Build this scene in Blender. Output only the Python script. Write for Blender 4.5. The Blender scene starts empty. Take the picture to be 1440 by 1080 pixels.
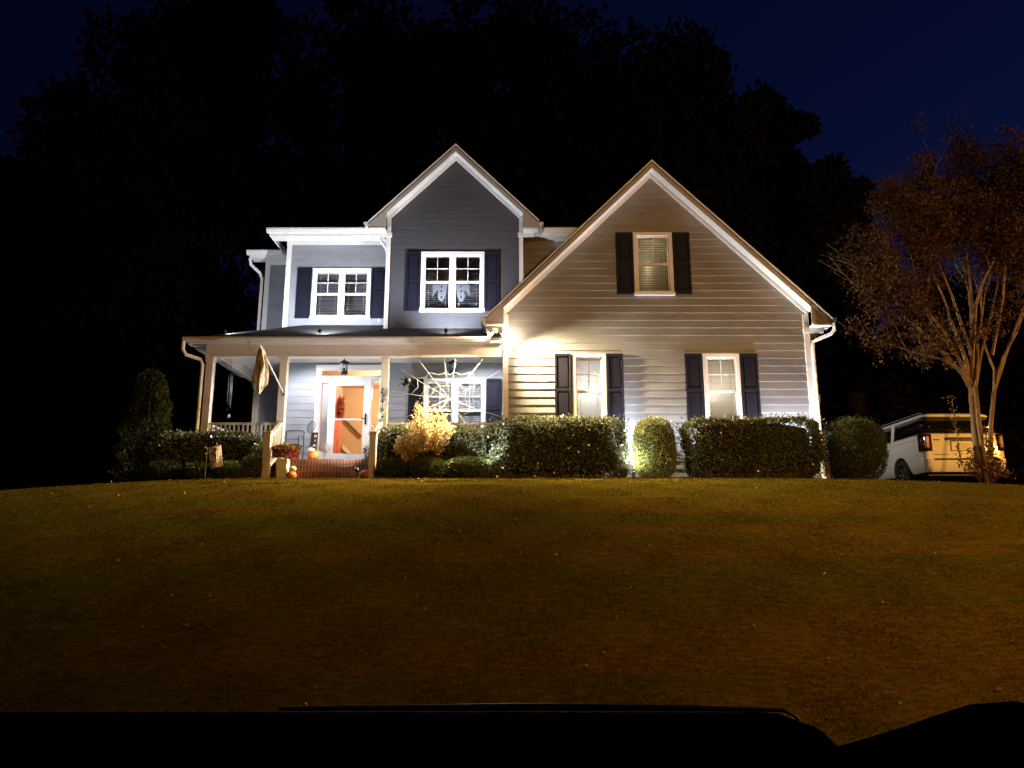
import bpy, math, random
import numpy as np
from mathutils import Matrix, Vector
R = math.radians
sc = bpy.context.scene
rng = np.random.default_rng(7)
random.seed(7)

# ------------------------------------------------------------------ camera, sky, exposure
PITCH = R(12.0); F = 1082.0
cam_d = bpy.data.cameras.new("Camera"); cam = bpy.data.objects.new("Camera", cam_d)
sc.collection.objects.link(cam); sc.camera = cam
cam.location = (0, 0, 0); cam.rotation_euler = (R(90) + PITCH, 0, 0)
cam_d.sensor_width = 36; cam_d.lens = 36 * F / 1440; cam_d.clip_start = 0.05; cam_d.clip_end = 1500
sc.view_settings.view_transform = 'Standard'; sc.view_settings.look = 'None'
sc.view_settings.exposure = 0.8; sc.view_settings.gamma = 1
sc.cycles.use_denoising = True; sc.cycles.max_bounces = 6; sc.cycles.transparent_max_bounces = 12
sc.cycles.sample_clamp_indirect = 4
w = bpy.data.worlds.new("World"); sc.world = w; w.use_nodes = True
nt = w.node_tree; bg = nt.nodes['Background']
sky = nt.nodes.new('ShaderNodeTexSky'); sky.sky_type = 'NISHITA'; sky.sun_disc = False
sky.sun_elevation = R(-4.0); sky.sun_rotation = R(60); sky.altitude = 200
tint = nt.nodes.new('ShaderNodeVectorMath'); tint.operation = 'MULTIPLY'; tint.inputs[1].default_value = (.26, .42, 1.75)
nt.links.new(sky.outputs[0], tint.inputs[0]); nt.links.new(tint.outputs[0], bg.inputs[0])
bg.inputs[1].default_value = 0.15

ORANGE = (1.0, .45, .10); COOL = (.88, .93, 1.0); NEUT = (1.0, .93, .84); WARM = (1.0, .72, .42)

def P(x, y, Y):
    """world point on the plane at depth Y seen at photo pixel x, y (used only to survey the place)"""
    v = 540 - y; s, c = math.sin(PITCH), math.cos(PITCH)
    k = Y / (F * c - v * s)
    return Vector(((x - 720) * k, Y, (F * s + v * c) * k))

# ------------------------------------------------------------------ materials
MATS = {}
def mat(name, col, rough=.6, metal=0, spec=.4, noise=0, nscale=8, bump=0, bscale=40, emit=None, es=1, col2=None,
        trans=0, stretch=None, coat=0, detail=5):
    if name in MATS: return MATS[name]
    m = bpy.data.materials.new(name); m.use_nodes = True; t = m.node_tree; b = t.nodes['Principled BSDF']
    b.inputs['Base Color'].default_value = (*col, 1); b.inputs['Roughness'].default_value = rough
    b.inputs['Metallic'].default_value = metal; b.inputs['Specular IOR Level'].default_value = spec
    if coat: b.inputs['Coat Weight'].default_value = coat; b.inputs['Coat Roughness'].default_value = .06
    if trans: b.inputs['Transmission Weight'].default_value = trans
    if noise or bump:
        tc = t.nodes.new('ShaderNodeTexCoord'); mp = t.nodes.new('ShaderNodeMapping')
        t.links.new(tc.outputs['Object'], mp.inputs[0])
        if stretch: mp.inputs['Scale'].default_value = stretch
    if noise:
        n = t.nodes.new('ShaderNodeTexNoise'); n.inputs['Scale'].default_value = nscale; n.inputs['Detail'].default_value = detail
        t.links.new(mp.outputs[0], n.inputs['Vector'])
        r = t.nodes.new('ShaderNodeMapRange'); r.inputs[1].default_value, r.inputs[2].default_value = (.44, .56) if 'cloth' in name else (.3, .7)
        t.links.new(n.outputs['Fac'], r.inputs[0])
        mx = t.nodes.new('ShaderNodeMix'); mx.data_type = 'RGBA'
        c2 = col2 or tuple(c * (1 + noise) for c in col)
        c1 = col if col2 else tuple(c * (1 - noise) for c in col)
        mx.inputs[6].default_value = (*c1, 1); mx.inputs[7].default_value = (*c2, 1)
        t.links.new(r.outputs[0], mx.inputs[0]); t.links.new(mx.outputs[2], b.inputs['Base Color'])
    if bump:
        n2 = t.nodes.new('ShaderNodeTexNoise'); n2.inputs['Scale'].default_value = bscale; n2.inputs['Detail'].default_value = 6
        t.links.new(mp.outputs[0], n2.inputs['Vector'])
        bp = t.nodes.new('ShaderNodeBump'); bp.inputs['Strength'].default_value = bump; bp.inputs['Distance'].default_value = .02
        t.links.new(n2.outputs['Fac'], bp.inputs['Height']); t.links.new(bp.outputs[0], b.inputs['Normal'])
    if emit: b.inputs['Emission Color'].default_value = (*emit, 1); b.inputs['Emission Strength'].default_value = es
    MATS[name] = m; return m

def glass_mat(name, tintc=(.95, .97, 1), refl=.08, rough=.03):
    if name in MATS: return MATS[name]
    m = bpy.data.materials.new(name); m.use_nodes = True; t = m.node_tree; t.nodes.clear()
    o = t.nodes.new('ShaderNodeOutputMaterial'); mx = t.nodes.new('ShaderNodeMixShader')
    tr = t.nodes.new('ShaderNodeBsdfTransparent'); tr.inputs[0].default_value = (*tintc, 1)
    g = t.nodes.new('ShaderNodeBsdfGlossy'); g.inputs['Roughness'].default_value = rough
    fr = t.nodes.new('ShaderNodeLayerWeight'); fr.inputs[0].default_value = refl + .15
    t.links.new(fr.outputs['Fresnel'], mx.inputs[0]); t.links.new(tr.outputs[0], mx.inputs[1]); t.links.new(g.outputs[0], mx.inputs[2])
    t.links.new(mx.outputs[0], o.inputs[0]); MATS[name] = m; return m

def leaf_mat(name, c1, c2, rough=.4, spec=.5, hue_noise=3.0, transl=.15):
    """leaf colour varies leaf by leaf (random per mesh island) and clump by clump"""
    if name in MATS: return MATS[name]
    m = bpy.data.materials.new(name); m.use_nodes = True; t = m.node_tree; b = t.nodes['Principled BSDF']
    geo = t.nodes.new('ShaderNodeNewGeometry'); tc = t.nodes.new('ShaderNodeTexCoord')
    n = t.nodes.new('ShaderNodeTexNoise'); n.inputs['Scale'].default_value = hue_noise
    t.links.new(tc.outputs['Object'], n.inputs['Vector'])
    a = t.nodes.new('ShaderNodeMath'); a.operation = 'MULTIPLY_ADD'; a.inputs[1].default_value = .6
    t.links.new(geo.outputs['Random Per Island'], a.inputs[0])
    sb = t.nodes.new('ShaderNodeMath'); sb.operation = 'MULTIPLY'; sb.inputs[1].default_value = .6
    t.links.new(n.outputs['Fac'], sb.inputs[0]); t.links.new(sb.outputs[0], a.inputs[2])
    mx = t.nodes.new('ShaderNodeMix'); mx.data_type = 'RGBA'
    mx.inputs[6].default_value = (*c1, 1); mx.inputs[7].default_value = (*c2, 1)
    t.links.new(a.outputs[0], mx.inputs[0]); t.links.new(mx.outputs[2], b.inputs['Base Color'])
    b.inputs['Roughness'].default_value = rough; b.inputs['Specular IOR Level'].default_value = spec
    tl = t.nodes.new('ShaderNodeBsdfTranslucent'); t.links.new(mx.outputs[2], tl.inputs[0])
    ms = t.nodes.new('ShaderNodeMixShader'); ms.inputs[0].default_value = transl
    o = t.nodes['Material Output']
    t.links.new(b.outputs[0], ms.inputs[1]); t.links.new(tl.outputs[0], ms.inputs[2]); t.links.new(ms.outputs[0], o.inputs[0])
    MATS[name] = m; return m

SIDING = mat('pale grey siding paint', (.235, .25, .28), .55, noise=.14, nscale=1.3, bump=.12, bscale=30, stretch=(1, 1, 2.5))
DSIDING = mat('slate siding paint', (.062, .064, .076), .6, noise=.08, nscale=3, bump=.1, bscale=40, stretch=(1, 1, 5))
TRIM = mat('white trim paint', (.74, .74, .73), .4, noise=.03, nscale=5, bump=.05, bscale=20)
TAUPE = mat('taupe fascia paint', (.40, .385, .37), .5, noise=.06, nscale=5, bump=.05, bscale=20)
def add_transl(m, f):
    t = m.node_tree; b = t.nodes['Principled BSDF']; tl = t.nodes.new('ShaderNodeBsdfTranslucent'); tl.inputs[0].default_value = (.6, .58, .52, 1); ms = t.nodes.new('ShaderNodeMixShader'); ms.inputs[0].default_value = f
    t.links.new(b.outputs[0], ms.inputs[1]); t.links.new(tl.outputs[0], ms.inputs[2]); t.links.new(ms.outputs[0], t.nodes['Material Output'].inputs[0]); return m
SHUT = mat('navy shutter paint', (.009, .010, .020), .6, spec=.15, noise=.1, nscale=6, bump=.06, bscale=30)
ROOF = mat('charcoal shingles', (.03, .03, .032), .9, noise=.45, nscale=14, bump=.6, bscale=60, stretch=(1, 2, 2))
VINYL = mat('white vinyl sash', (.78, .78, .78), .35, noise=.02, nscale=10)
BLIND = mat('white blind slat', (.55, .55, .53), .5, noise=.05, nscale=12)
BLINDC = mat('cream blind slat', (.5, .42, .22), .5, noise=.05, nscale=12)
for _b in (BLIND, BLINDC): add_transl(_b, .3)
GLASS = glass_mat('window glass')
BRICK = None
CONC = mat('grey concrete', (.25, .24, .22), .85, noise=.2, nscale=6, bump=.3, bscale=40)
METW = mat('white enamel metal', (.75, .75, .74), .35, noise=.03, nscale=6)
BLACK = mat('black painted metal', (.012, .012, .013), .4, noise=.2, nscale=10)
WOOD = mat('dark stained wood', (.10, .045, .02), .5, noise=.3, nscale=5, stretch=(1, 1, 8))
BARK = mat('smooth mottled bark', (.11, .07, .04), .6, noise=.4, nscale=9, bump=.3, bscale=20, stretch=(1, 1, .3))
DBARK = mat('dark ridged bark', (.010, .008, .007), .9, noise=.4, nscale=5, bump=.6, bscale=10, stretch=(1, 1, .3))

def brick_mat():
    m = bpy.data.materials.new('red brick'); m.use_nodes = True; t = m.node_tree; b = t.nodes['Principled BSDF']
    tc = t.nodes.new('ShaderNodeTexCoord'); sp = t.nodes.new('ShaderNodeSeparateXYZ'); cb = t.nodes.new('ShaderNodeCombineXYZ')
    ad = t.nodes.new('ShaderNodeMath'); ad.operation = 'SUBTRACT'
    t.links.new(tc.outputs['Object'], sp.inputs[0]); t.links.new(sp.outputs[0], cb.inputs[0])
    t.links.new(sp.outputs[2], ad.inputs[0]); ad.inputs[1].default_value = 1.511; t.links.new(ad.outputs[0], cb.inputs[1])
    br = t.nodes.new('ShaderNodeTexBrick'); t.links.new(cb.outputs[0], br.inputs[0])
    br.inputs['Color1'].default_value = (.24, .085, .045, 1); br.inputs['Color2'].default_value = (.14, .055, .033, 1)
    br.inputs['Mortar'].default_value = (.36, .29, .22, 1); br.inputs['Scale'].default_value = 1
    br.inputs['Brick Width'].default_value = .075; br.inputs['Row Height'].default_value = .17; br.inputs['Mortar Size'].default_value = .006
    br.offset = 0
    t.links.new(br.outputs[0], b.inputs[0]); b.inputs['Roughness'].default_value = .85
    bp = t.nodes.new('ShaderNodeBump'); bp.inputs['Distance'].default_value = .006; bp.invert = True
    t.links.new(br.outputs['Fac'], bp.inputs['Height']); t.links.new(bp.outputs[0], b.inputs['Normal'])
    return m
BRICK = brick_mat()

# ------------------------------------------------------------------ mesh helpers
class MB:
    def __init__(s): s.v = []; s.f = []
    def add(s, vs, fs):
        s.cuts = getattr(s, 'cuts', []) + [(len(s.v), len(s.f))]; o = len(s.v); s.v += [tuple(p) for p in vs]; s.f += [tuple(i + o for i in f) for f in fs]; return s
    def box(s, x0, x1, y0, y1, z0, z1):
        v = [(x, y, z) for x in (x0, x1) for y in (y0, y1) for z in (z0, z1)]
        return s.add(v, [(0, 1, 3, 2), (4, 6, 7, 5), (0, 4, 5, 1), (2, 3, 7, 6), (0, 2, 6, 4), (1, 5, 7, 3)])
    def prism(s, poly, y0, y1):            # polygon in x,z extruded along y
        n = len(poly)
        v = [(x, y0, z) for x, z in poly] + [(x, y1, z) for x, z in poly]
        f = [tuple(range(n)), tuple(range(2 * n - 1, n - 1, -1))]
        f += [(i, i + n, (i + 1) % n + n, (i + 1) % n) for i in range(n)]
        return s.add(v, f)
    def prismx(s, poly, x0, x1):           # polygon in y,z extruded along x
        n = len(poly)
        v = [(x0, y, z) for y, z in poly] + [(x1, y, z) for y, z in poly]
        f = [tuple(range(n)), tuple(range(2 * n - 1, n - 1, -1))]
        f += [(i, i + n, (i + 1) % n + n, (i + 1) % n) for i in range(n)]
        return s.add(v, f)
    def prismz(s, poly, z0, z1):
        n = len(poly)
        v = [(x, y, z0) for x, y in poly] + [(x, y, z1) for x, y in poly]
        f = [tuple(range(n)), tuple(range(2 * n - 1, n - 1, -1))]
        f += [(i, i + n, (i + 1) % n + n, (i + 1) % n) for i in range(n)]
        return s.add(v, f)
    def tube(s, pts, r, n=8, sx=1, cap=True):
        pts = [Vector(p) for p in pts]; rs = r if isinstance(r, (list, tuple)) else [r] * len(pts)
        o = len(s.v); up = Vector((0, 0, 1)); prev = None
        for i, p in enumerate(pts):
            d = (pts[min(i + 1, len(pts) - 1)] - pts[max(i - 1, 0)])
            d = d.normalized() if d.length > 1e-9 else up
            if prev is None:
                a = d.cross(up); a = a.normalized() if a.length > .05 else Vector((1, 0, 0))
            else:
                a = (prev - d * prev.dot(d)); a = a.normalized() if a.length > 1e-6 else Vector((1, 0, 0))
            prev = a; b = d.cross(a)
            for k in range(n):
                t = 2 * math.pi * k / n
                q = p + (a * math.cos(t) * sx + b * math.sin(t)) * rs[i]; s.v.append(tuple(q))
        for i in range(len(pts) - 1):
            for k in range(n):
                k2 = (k + 1) % n; s.f.append((o + i * n + k, o + i * n + k2, o + (i + 1) * n + k2, o + (i + 1) * n + k))
        if cap:
            s.f.append(tuple(o + k for k in range(n - 1, -1, -1))); e = o + (len(pts) - 1) * n
            s.f.append(tuple(e + k for k in range(n)))
        return s
    def lathe(s, prof, c, n=16, ribs=0, amp=0, sx=1, sy=1):
        o = len(s.v); c = Vector(c)
        for r, z in prof:
            for k in range(n):
                t = 2 * math.pi * k / n; q = r * (1 - amp * abs(math.cos(t * ribs / 2))) if ribs else r
                s.v.append((c.x + q * math.cos(t) * sx, c.y + q * math.sin(t) * sy, c.z + z))
        for i in range(len(prof) - 1):
            for k in range(n):
                k2 = (k + 1) % n; s.f.append((o + i * n + k, o + i * n + k2, o + (i + 1) * n + k2, o + (i + 1) * n + k))
        s.f.append(tuple(o + k for k in range(n - 1, -1, -1))); e = o + (len(prof) - 1) * n
        s.f.append(tuple(e + k for k in range(n)))
        return s

def tag(o, label=None, cat=None, group=None, kind=None):
    if label: o['label'] = label
    if cat: o['category'] = cat
    if group: o['group'] = group
    if kind: o['kind'] = kind
    return o
ORIG = {}
def empty(name, loc, label, cat, group=None):
    o = bpy.data.objects.new(name, None); sc.collection.objects.link(o); o.location = loc
    o.empty_display_size = .1; ORIG[o.name] = Vector(loc)
    return tag(o, label, cat, group)
def link(name, me, m, parent=None, smooth=False, bevel=0):
    me.materials.append(m)
    if smooth: me.polygons.foreach_set('use_smooth', [True] * len(me.polygons))
    o = bpy.data.objects.new(name, me); sc.collection.objects.link(o)
    if parent is not None:
        o.parent = parent
        root = parent
        while root.parent: root = root.parent
        if parent.type == 'EMPTY': o.matrix_parent_inverse = Matrix.Translation(-ORIG[parent.name])
    if bevel:
        b = o.modifiers.new('bevel', 'BEVEL'); b.width = bevel; b.segments = 2; b.limit_method = 'ANGLE'
    return o
def part(name, mb, m, parent=None, smooth=False, bevel=0, label=None):
    me = bpy.data.meshes.new(name); me.from_pydata(mb.v, [], mb.f); me.validate(); me.update()
    import bmesh
    bm = bmesh.new(); bm.from_mesh(me); bmesh.ops.recalc_face_normals(bm, faces=bm.faces); bm.to_mesh(me); bm.free()
    o = link(name, me, m, parent, smooth, bevel)
    if label: o['label'] = label
    return o
def fast_mesh(name, V, quads, m, parent=None, smooth=False):
    me = bpy.data.meshes.new(name); V = np.asarray(V, np.float32); Q = np.asarray(quads, np.int32)
    k = Q.shape[1]
    me.vertices.add(len(V)); me.vertices.foreach_set('co', V.ravel())
    me.loops.add(Q.size); me.loops.foreach_set('vertex_index', Q.ravel())
    me.polygons.add(len(Q)); me.polygons.foreach_set('loop_start', np.arange(0, Q.size, k, dtype=np.int32))
    me.update(calc_edges=True)
    return link(name, me, m, parent, smooth)
def copy_tree(o, parent=None, loc=None, rz=None):
    c = o.copy(); sc.collection.objects.link(c)
    if parent is not None: c.parent = parent
    if o.type == 'EMPTY' and o.name in ORIG: ORIG[c.name] = ORIG[o.name]
    if loc is not None: c.location = loc
    if rz is not None: c.rotation_euler.z = rz
    for ch in list(o.children): copy_tree(ch, c)
    return c

def leaves(C, N, size, aspect=.5, spread=.8, droop=0.0):
    """leaf-shaped quads: C centres (n,3), N outward directions (n,3)"""
    n = len(C); d = N + rng.normal(0, spread, (n, 3)); d[:, 2] -= droop
    d /= np.linalg.norm(d, axis=1)[:, None] + 1e-9
    s = np.cross(d, rng.normal(0, 1, (n, 3))); s /= np.linalg.norm(s, axis=1)[:, None] + 1e-9
    up = np.cross(d, s)
    L = (size * rng.uniform(.6, 1.3, n))[:, None]; W = L * aspect
    V = np.stack([C, C + d * L * .5 + s * W * .5 + up * L * .06, C + d * L, C + d * L * .5 - s * W * .5 + up * L * .06], 1).reshape(-1, 3)
    return V, np.arange(4 * n).reshape(-1, 4)

def noise3(P_, seed=0, f=1.0):
    r = np.random.default_rng(seed); out = np.zeros(len(P_))
    for k in range(5):
        w_ = r.normal(0, 1, 3) * f * (1.5 ** k); ph = r.uniform(0, 6.28)
        out += np.sin(P_ @ w_ + ph) / (1.25 ** k)
    return out / 3

# ------------------------------------------------------------------ ground
def G(X, Y):
    """height of the ground"""
    X = np.asarray(X, float); Y = np.asarray(Y, float)
    d = np.clip(16.8 - Y, 0, 11.5)
    z = 1.47 - .088 * d - .0153 * d * d
    z = np.where(Y > 16.8, 1.47 + .03 * np.clip(Y - 16.8, 0, 3), z)
    lx = np.clip(-X - 5.0, 0, 60); rx = np.clip(X - 5.5, 0, 60)
    fade = np.clip((Y - 5.3) / 8, 0, 1)
    z = z - fade * (.0105 * lx ** 2 / (1 + .05 * lx) + .0085 * rx ** 2 / (1 + .12 * rx)) - np.clip(Y - 24, 0, 40) * .02
    return z
def g(x, y): return float(G(x, y))

def lawn():
    xs = np.concatenate([np.linspace(-160, -24, 18), np.linspace(-23, 23, 185), np.linspace(24, 160, 18)])
    ys = np.concatenate([np.linspace(5.5, 22, 130), np.linspace(22.5, 60, 30), np.linspace(66, 300, 20)])
    X, Y = np.meshgrid(xs, ys); Z = G(X, Y)
    Z += .003 * np.sin(X * 1.3 + Y * 2.1) * np.sin(Y * 1.7 - X * .4) + .006 * np.sin(X * 4.1 + 1) * np.sin(Y * 3.3)
    V = np.stack([X, Y, Z], -1).reshape(-1, 3); nx = len(xs); ny = len(ys)
    i = np.arange(nx * ny).reshape(ny, nx)
    Q = np.stack([i[:-1, :-1], i[:-1, 1:], i[1:, 1:], i[1:, :-1]], -1).reshape(-1, 4)
    m = bpy.data.materials.new('dormant lawn'); m.use_nodes = True; t = m.node_tree; b = t.nodes['Principled BSDF']
    tc = t.nodes.new('ShaderNodeTexCoord')
    def nz(scale, st, det=5):
        mp = t.nodes.new('ShaderNodeMapping'); mp.inputs['Scale'].default_value = st; t.links.new(tc.outputs['Object'], mp.inputs[0])
        n = t.nodes.new('ShaderNodeTexNoise'); n.inputs['Scale'].default_value = scale; n.inputs['Detail'].default_value = det
        t.links.new(mp.outputs[0], n.inputs['Vector']); return n
    a = nz(.8, (.12, 1.7, 1)); c = nz(16, (.5, 1.4, 1), 9)
    r = t.nodes.new('ShaderNodeMapRange'); r.inputs[1].default_value = .42; r.inputs[2].default_value = .58; t.links.new(a.outputs[0], r.inputs[0])
    mx = t.nodes.new('ShaderNodeMix'); mx.data_type = 'RGBA'; mx.inputs[6].default_value = (.070, .062, .006, 1); mx.inputs[7].default_value = (.098, .064, .007, 1)
    t.links.new(r.outputs[0], mx.inputs[0])
    r2 = t.nodes.new('ShaderNodeMapRange'); r2.inputs[1].default_value = .3; r2.inputs[2].default_value = .7; r2.inputs[3].default_value = .6; r2.inputs[4].default_value = 1.35
    t.links.new(c.outputs[0], r2.inputs[0])
    ml = t.nodes.new('ShaderNodeVectorMath'); ml.operation = 'SCALE'; t.links.new(mx.outputs[2], ml.inputs[0]); t.links.new(r2.outputs[0], ml.inputs['Scale'])
    t.links.new(ml.outputs[0], b.inputs[0]); b.inputs['Roughness'].default_value = .95; b.inputs['Specular IOR Level'].default_value = 0
    bp = t.nodes.new('ShaderNodeBump'); bp.inputs['Distance'].default_value = .02; bp.inputs['Strength'].default_value = .5
    t.links.new(c.outputs[0], bp.inputs['Height']); t.links.new(bp.outputs[0], b.inputs['Normal'])
    tag(fast_mesh('lawn', V, Q, m, smooth=True), kind='structure')
    # grass blades
    n = 380000
    Yb = 5.6 + 11.9 * rng.random(n) ** 1.15; Xb = rng.uniform(-1, 1, n) * (2.2 + Yb * .72)
    keep = noise3(np.stack([Xb * .5, Yb * 2, Xb * 0], 1), 3, 1.0) > -.75; Xb, Yb = Xb[keep], Yb[keep]; n = len(Xb)
    h = rng.uniform(.012, .034, n); an = rng.uniform(0, 6.28, n); wd = rng.uniform(.003, .0065, n)
    B = np.stack([Xb, Yb, G(Xb, Yb) - .005], 1); s = np.stack([np.cos(an), np.sin(an), an * 0], 1) * wd[:, None]
    tip = B + np.stack([rng.normal(0, .02, n), rng.normal(0, .02, n), h], 1)
    V = np.stack([B - s, B + s, tip], 1).reshape(-1, 3)
    gm = leaf_mat('grass blades', (.058, .052, .005), (.105, .066, .009), .9, .0, 1.2, .1)
    tag(fast_mesh('grass', V, np.arange(3 * n).reshape(-1, 3), gm), 'short dry green brown grass covering the lawn slope', 'grass', kind='stuff')
    # fallen leaves
    n = 420
    Yl = 5.8 + 10.6 * rng.random(n); Xl = rng.normal(.8, 5.0, n)
    C = np.stack([Xl, Yl, G(Xl, Yl) + .03], 1); N = rng.normal(0, 1, (n, 3)); N[:, 2] = np.abs(N[:, 2]) * .35
    V, Q = leaves(C, N, .04, .8, .3)
    tag(fast_mesh('fallen_leaves', V, Q, leaf_mat('dry fallen leaf', (.09, .07, .04), (.26, .22, .16), .7, .2, 3, .1)),
        'small dry leaves scattered over the dark lawn', 'leaves', kind='stuff')
lawn()
def ground_rest():
    m = MB(); m.box(-160, 160, -12, 5.2, -2.0, -1.56)
    tag(part('street', m, mat('worn asphalt', (.045, .045, .047), .9, noise=.25, nscale=4, bump=.5, bscale=90)), kind='structure')
    m = MB(); m.prismx([(5.2, -2), (5.2, -1.47), (5.24, -1.42), (5.48, -1.42), (5.5, -2)], -160, 160)
    tag(part('kerb', m, CONC), kind='structure')
    xs = np.linspace(9.6, 13.6, 12); ys = np.linspace(18.2, 40, 30)
    X, Y = np.meshgrid(xs, ys); V = np.stack([X, Y, G(X, Y) + .02], -1).reshape(-1, 3); i = np.arange(V.shape[0]).reshape(30, 12)
    Q = np.stack([i[:-1, :-1], i[:-1, 1:], i[1:, 1:], i[1:, :-1]], -1).reshape(-1, 4)
    tag(fast_mesh('driveway', V, Q, mat('dark driveway', (.06, .055, .05), .9, noise=.3, nscale=5, bump=.3, bscale=60), smooth=True), kind='structure')
    # mulch bed along the house
    xs = np.linspace(-10, 8.9, 80); ys = np.linspace(16.95, 18.6, 10)
    X, Y = np.meshgrid(xs, ys); V = np.stack([X, Y, G(X, Y) + .012 + .012 * rng.random(X.shape)], -1).reshape(-1, 3); i = np.arange(V.shape[0]).reshape(10, 80)
    Q = np.stack([i[:-1, :-1], i[:-1, 1:], i[1:, 1:], i[1:, :-1]], -1).reshape(-1, 4)
    tag(fast_mesh('mulch_bed', V, Q, mat('bark mulch', (.05, .028, .015), .95, noise=.5, nscale=30, bump=.9, bscale=50)), kind='structure')
ground_rest()

# ------------------------------------------------------------------ house
HB = (0.5, 20.0, g(.5, 20))
house = empty('house', HB, 'two storey grey clapboard house with white trim, navy shutters, porch and two front gables', 'house')
YG, YP, YD, YW = 18.0, 20.0, 19.4, 21.6
GX0, GX1, GXC = -.22, 7.2, 3.5
ZB = 1.42
Z_AP, SL = 9.49, .985
DX0, DX1, DXC, DAP = -3.36, .30, -1.53, 10.72
FLOOR = 2.02

def siding(x0, x1, z0, z1, Y, exp=.19, openings=(), gable=None, mtl=SIDING, t=.017, name='siding_wall', parent=house):
    m = MB(); z = z0
    def lim(zz):
        if gable is None or zz <= gable[3]: return x0, x1
        xc, ap, sl, _ = gable; hw = max(0, (ap - zz) / sl); return max(x0, xc - hw), min(x1, xc + hw)
    while z < z1 - 1e-6:
        zt = min(z + exp, z1)
        br = sorted({z, zt} | {q for o in openings for q in (o[2], o[3]) if z < q < zt} | ({gable[3]} if gable and z < gable[3] < zt else set()))
        for a, b in zip(br[:-1], br[1:]):
            mid = (a + b) / 2; (la, ra), (lb, rb) = lim(a), lim(b)
            if ra - la < 1e-3: continue
            cuts = sorted((o[0], o[1]) for o in openings if o[2] < mid < o[3])
            segs = []; cur = None; L = (la, lb)
            for c0, c1 in cuts:
                segs.append((L, (c0, c0))); L = (c1, c1)
            segs.append((L, (ra, rb)))
            ya = Y - t * (1 - (a - z) / exp); yb = Y - t * (1 - (b - z) / exp)
            for (p0, p1), (q0, q1) in segs:
                if q0 - p0 < 1e-3: continue
                m.add([(p0, ya, a), (q0, ya, a), (q1, yb, b), (p1, yb, b)], [(0, 1, 2, 3)])
                if a == z: m.add([(p0, ya, a), (q0, ya, a), (q0, Y + .001, a), (p0, Y + .001, a)], [(0, 3, 2, 1)])
        z = zt
    return part(name, m, mtl, parent)

WINS = []  # opening list per wall
def window(x0, x1, z0, z1, Y, double=False, blind=BLIND, tilt=35, glass=True, lower_bl=True, gap=.045, name='window', label=None, dark_top=False):
    """casing board > sash, pane, blind; returns the window part"""
    cw = .085; m = MB()
    yf, yb = Y - .045, Y + .10
    m.box(x0, x0 + cw, yf, yb, z0, z1); m.box(x1 - cw, x1, yf, yb, z0, z1)
    m.box(x0 + cw, x1 - cw, yf + .003, yb, z1 - cw, z1 + .002); m.box(x0 - .02, x1 + .02, yf - .03, yb, z0 - .03, z0 + .05)
    units = [(x0 + cw, x1 - cw)]
    if double:
        xm = (x0 + x1) / 2; m.box(xm - .055, xm + .055, yf + .002, yb, z0 + .05, z1 - cw)
        units = [(x0 + cw, xm - .055), (xm + .055, x1 - cw)]
    wn = part(name, m, TRIM, house, label=label)
    s = MB(); gl = MB(); bl = MB(); zm = (z0 + .05 + z1 - cw) / 2; sw = .035
    for a, b in units:
        za, zb_ = z0 + .05, z1 - cw
        s.box(a, a + sw, Y + .0, Y + .05, za, zb_); s.box(b - sw, b, Y + .0, Y + .05, za, zb_)
        s.box(a + sw, b - sw, Y + .001, Y + .05, za, za + .05); s.box(a + sw, b - sw, Y + .001, Y + .05, zb_ - .04, zb_)
        s.box(a + sw, b - sw, Y - .004, Y + .05, zm - .028, zm + .028)
        s.box((a + b) / 2 - .009, (a + b) / 2 + .009, Y + .012, Y + .03, zm + .028, zb_ - .04)
        zq = (zm + zb_) / 2
        s.box(a + sw, b - sw, Y + .013, Y + .031, zq - .009, zq + .009)
        gl.box(a + sw, b - sw, Y + .034, Y + .038, za + .05, zm - .028); gl.box(a + sw, b - sw, Y + .034, Y + .038, zm + .028, zb_ - .04)
        # blind slats
        z = zb_ - .06; th = R(tilt); hw = .024
        bl.box(a + .03, b - .03, Y + .085, Y + .125, zb_ - .05, zb_ - .0)
        while z > (za + .03 if lower_bl else zm - .02):
            th2 = th + random.uniform(-.06, .06); dy, dz = hw * math.cos(th2), hw * math.sin(th2)
            c = Y + .105; sag = random.uniform(-.002, .002)
            bl.add([(a + .03, c - dy, z - dz), (b - .03, c - dy, z - dz + sag), (b - .03, c + dy, z + dz + sag), (a + .03, c + dy, z + dz)], [(0, 1, 2, 3)])
            z -= gap
        for xx in (a + .12, b - .12): bl.box(xx - .003, xx + .003, Y + .079, Y + .081, za + .03 if lower_bl else zm, zb_ - .02)
        bl.box(a + .03, b - .03, Y + .09, Y + .12, (za + .01) if lower_bl else zm - .05, (za + .03) if lower_bl else zm - .03)
    part('sash', s, VINYL, wn); part('pane', gl, GLASS, wn); part('blind', bl, blind, wn)
    return wn
def shutter(x0, x1, z0, z1, Y):
    m = MB(); yf = Y - .055; f = .05
    m.box(x0, x1, Y - .03, Y - .016, z0, z1)                       # back board
    m.box(x0, x0 + f, yf, Y - .03, z0, z1); m.box(x1 - f, x1, yf, Y - .03, z0, z1)
    for a, b in ((z0, z0 + .09), (z0 + (z1 - z0) * .49, z0 + (z1 - z0) * .49 + .08), (z1 - .07, z1)):
        m.box(x0 + f, x1 - f, yf + .002, Y - .03, a, b)
    for a, b in ((z0 + .12, z0 + (z1 - z0) * .49 - .03), (z0 + (z1 - z0) * .49 + .11, z1 - .10)):
        m.box(x0 + f + .03, x1 - f - .03, yf + .01, Y - .03, a, b)
    return part('shutter', m, SHUT, house, bevel=.004)

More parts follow.
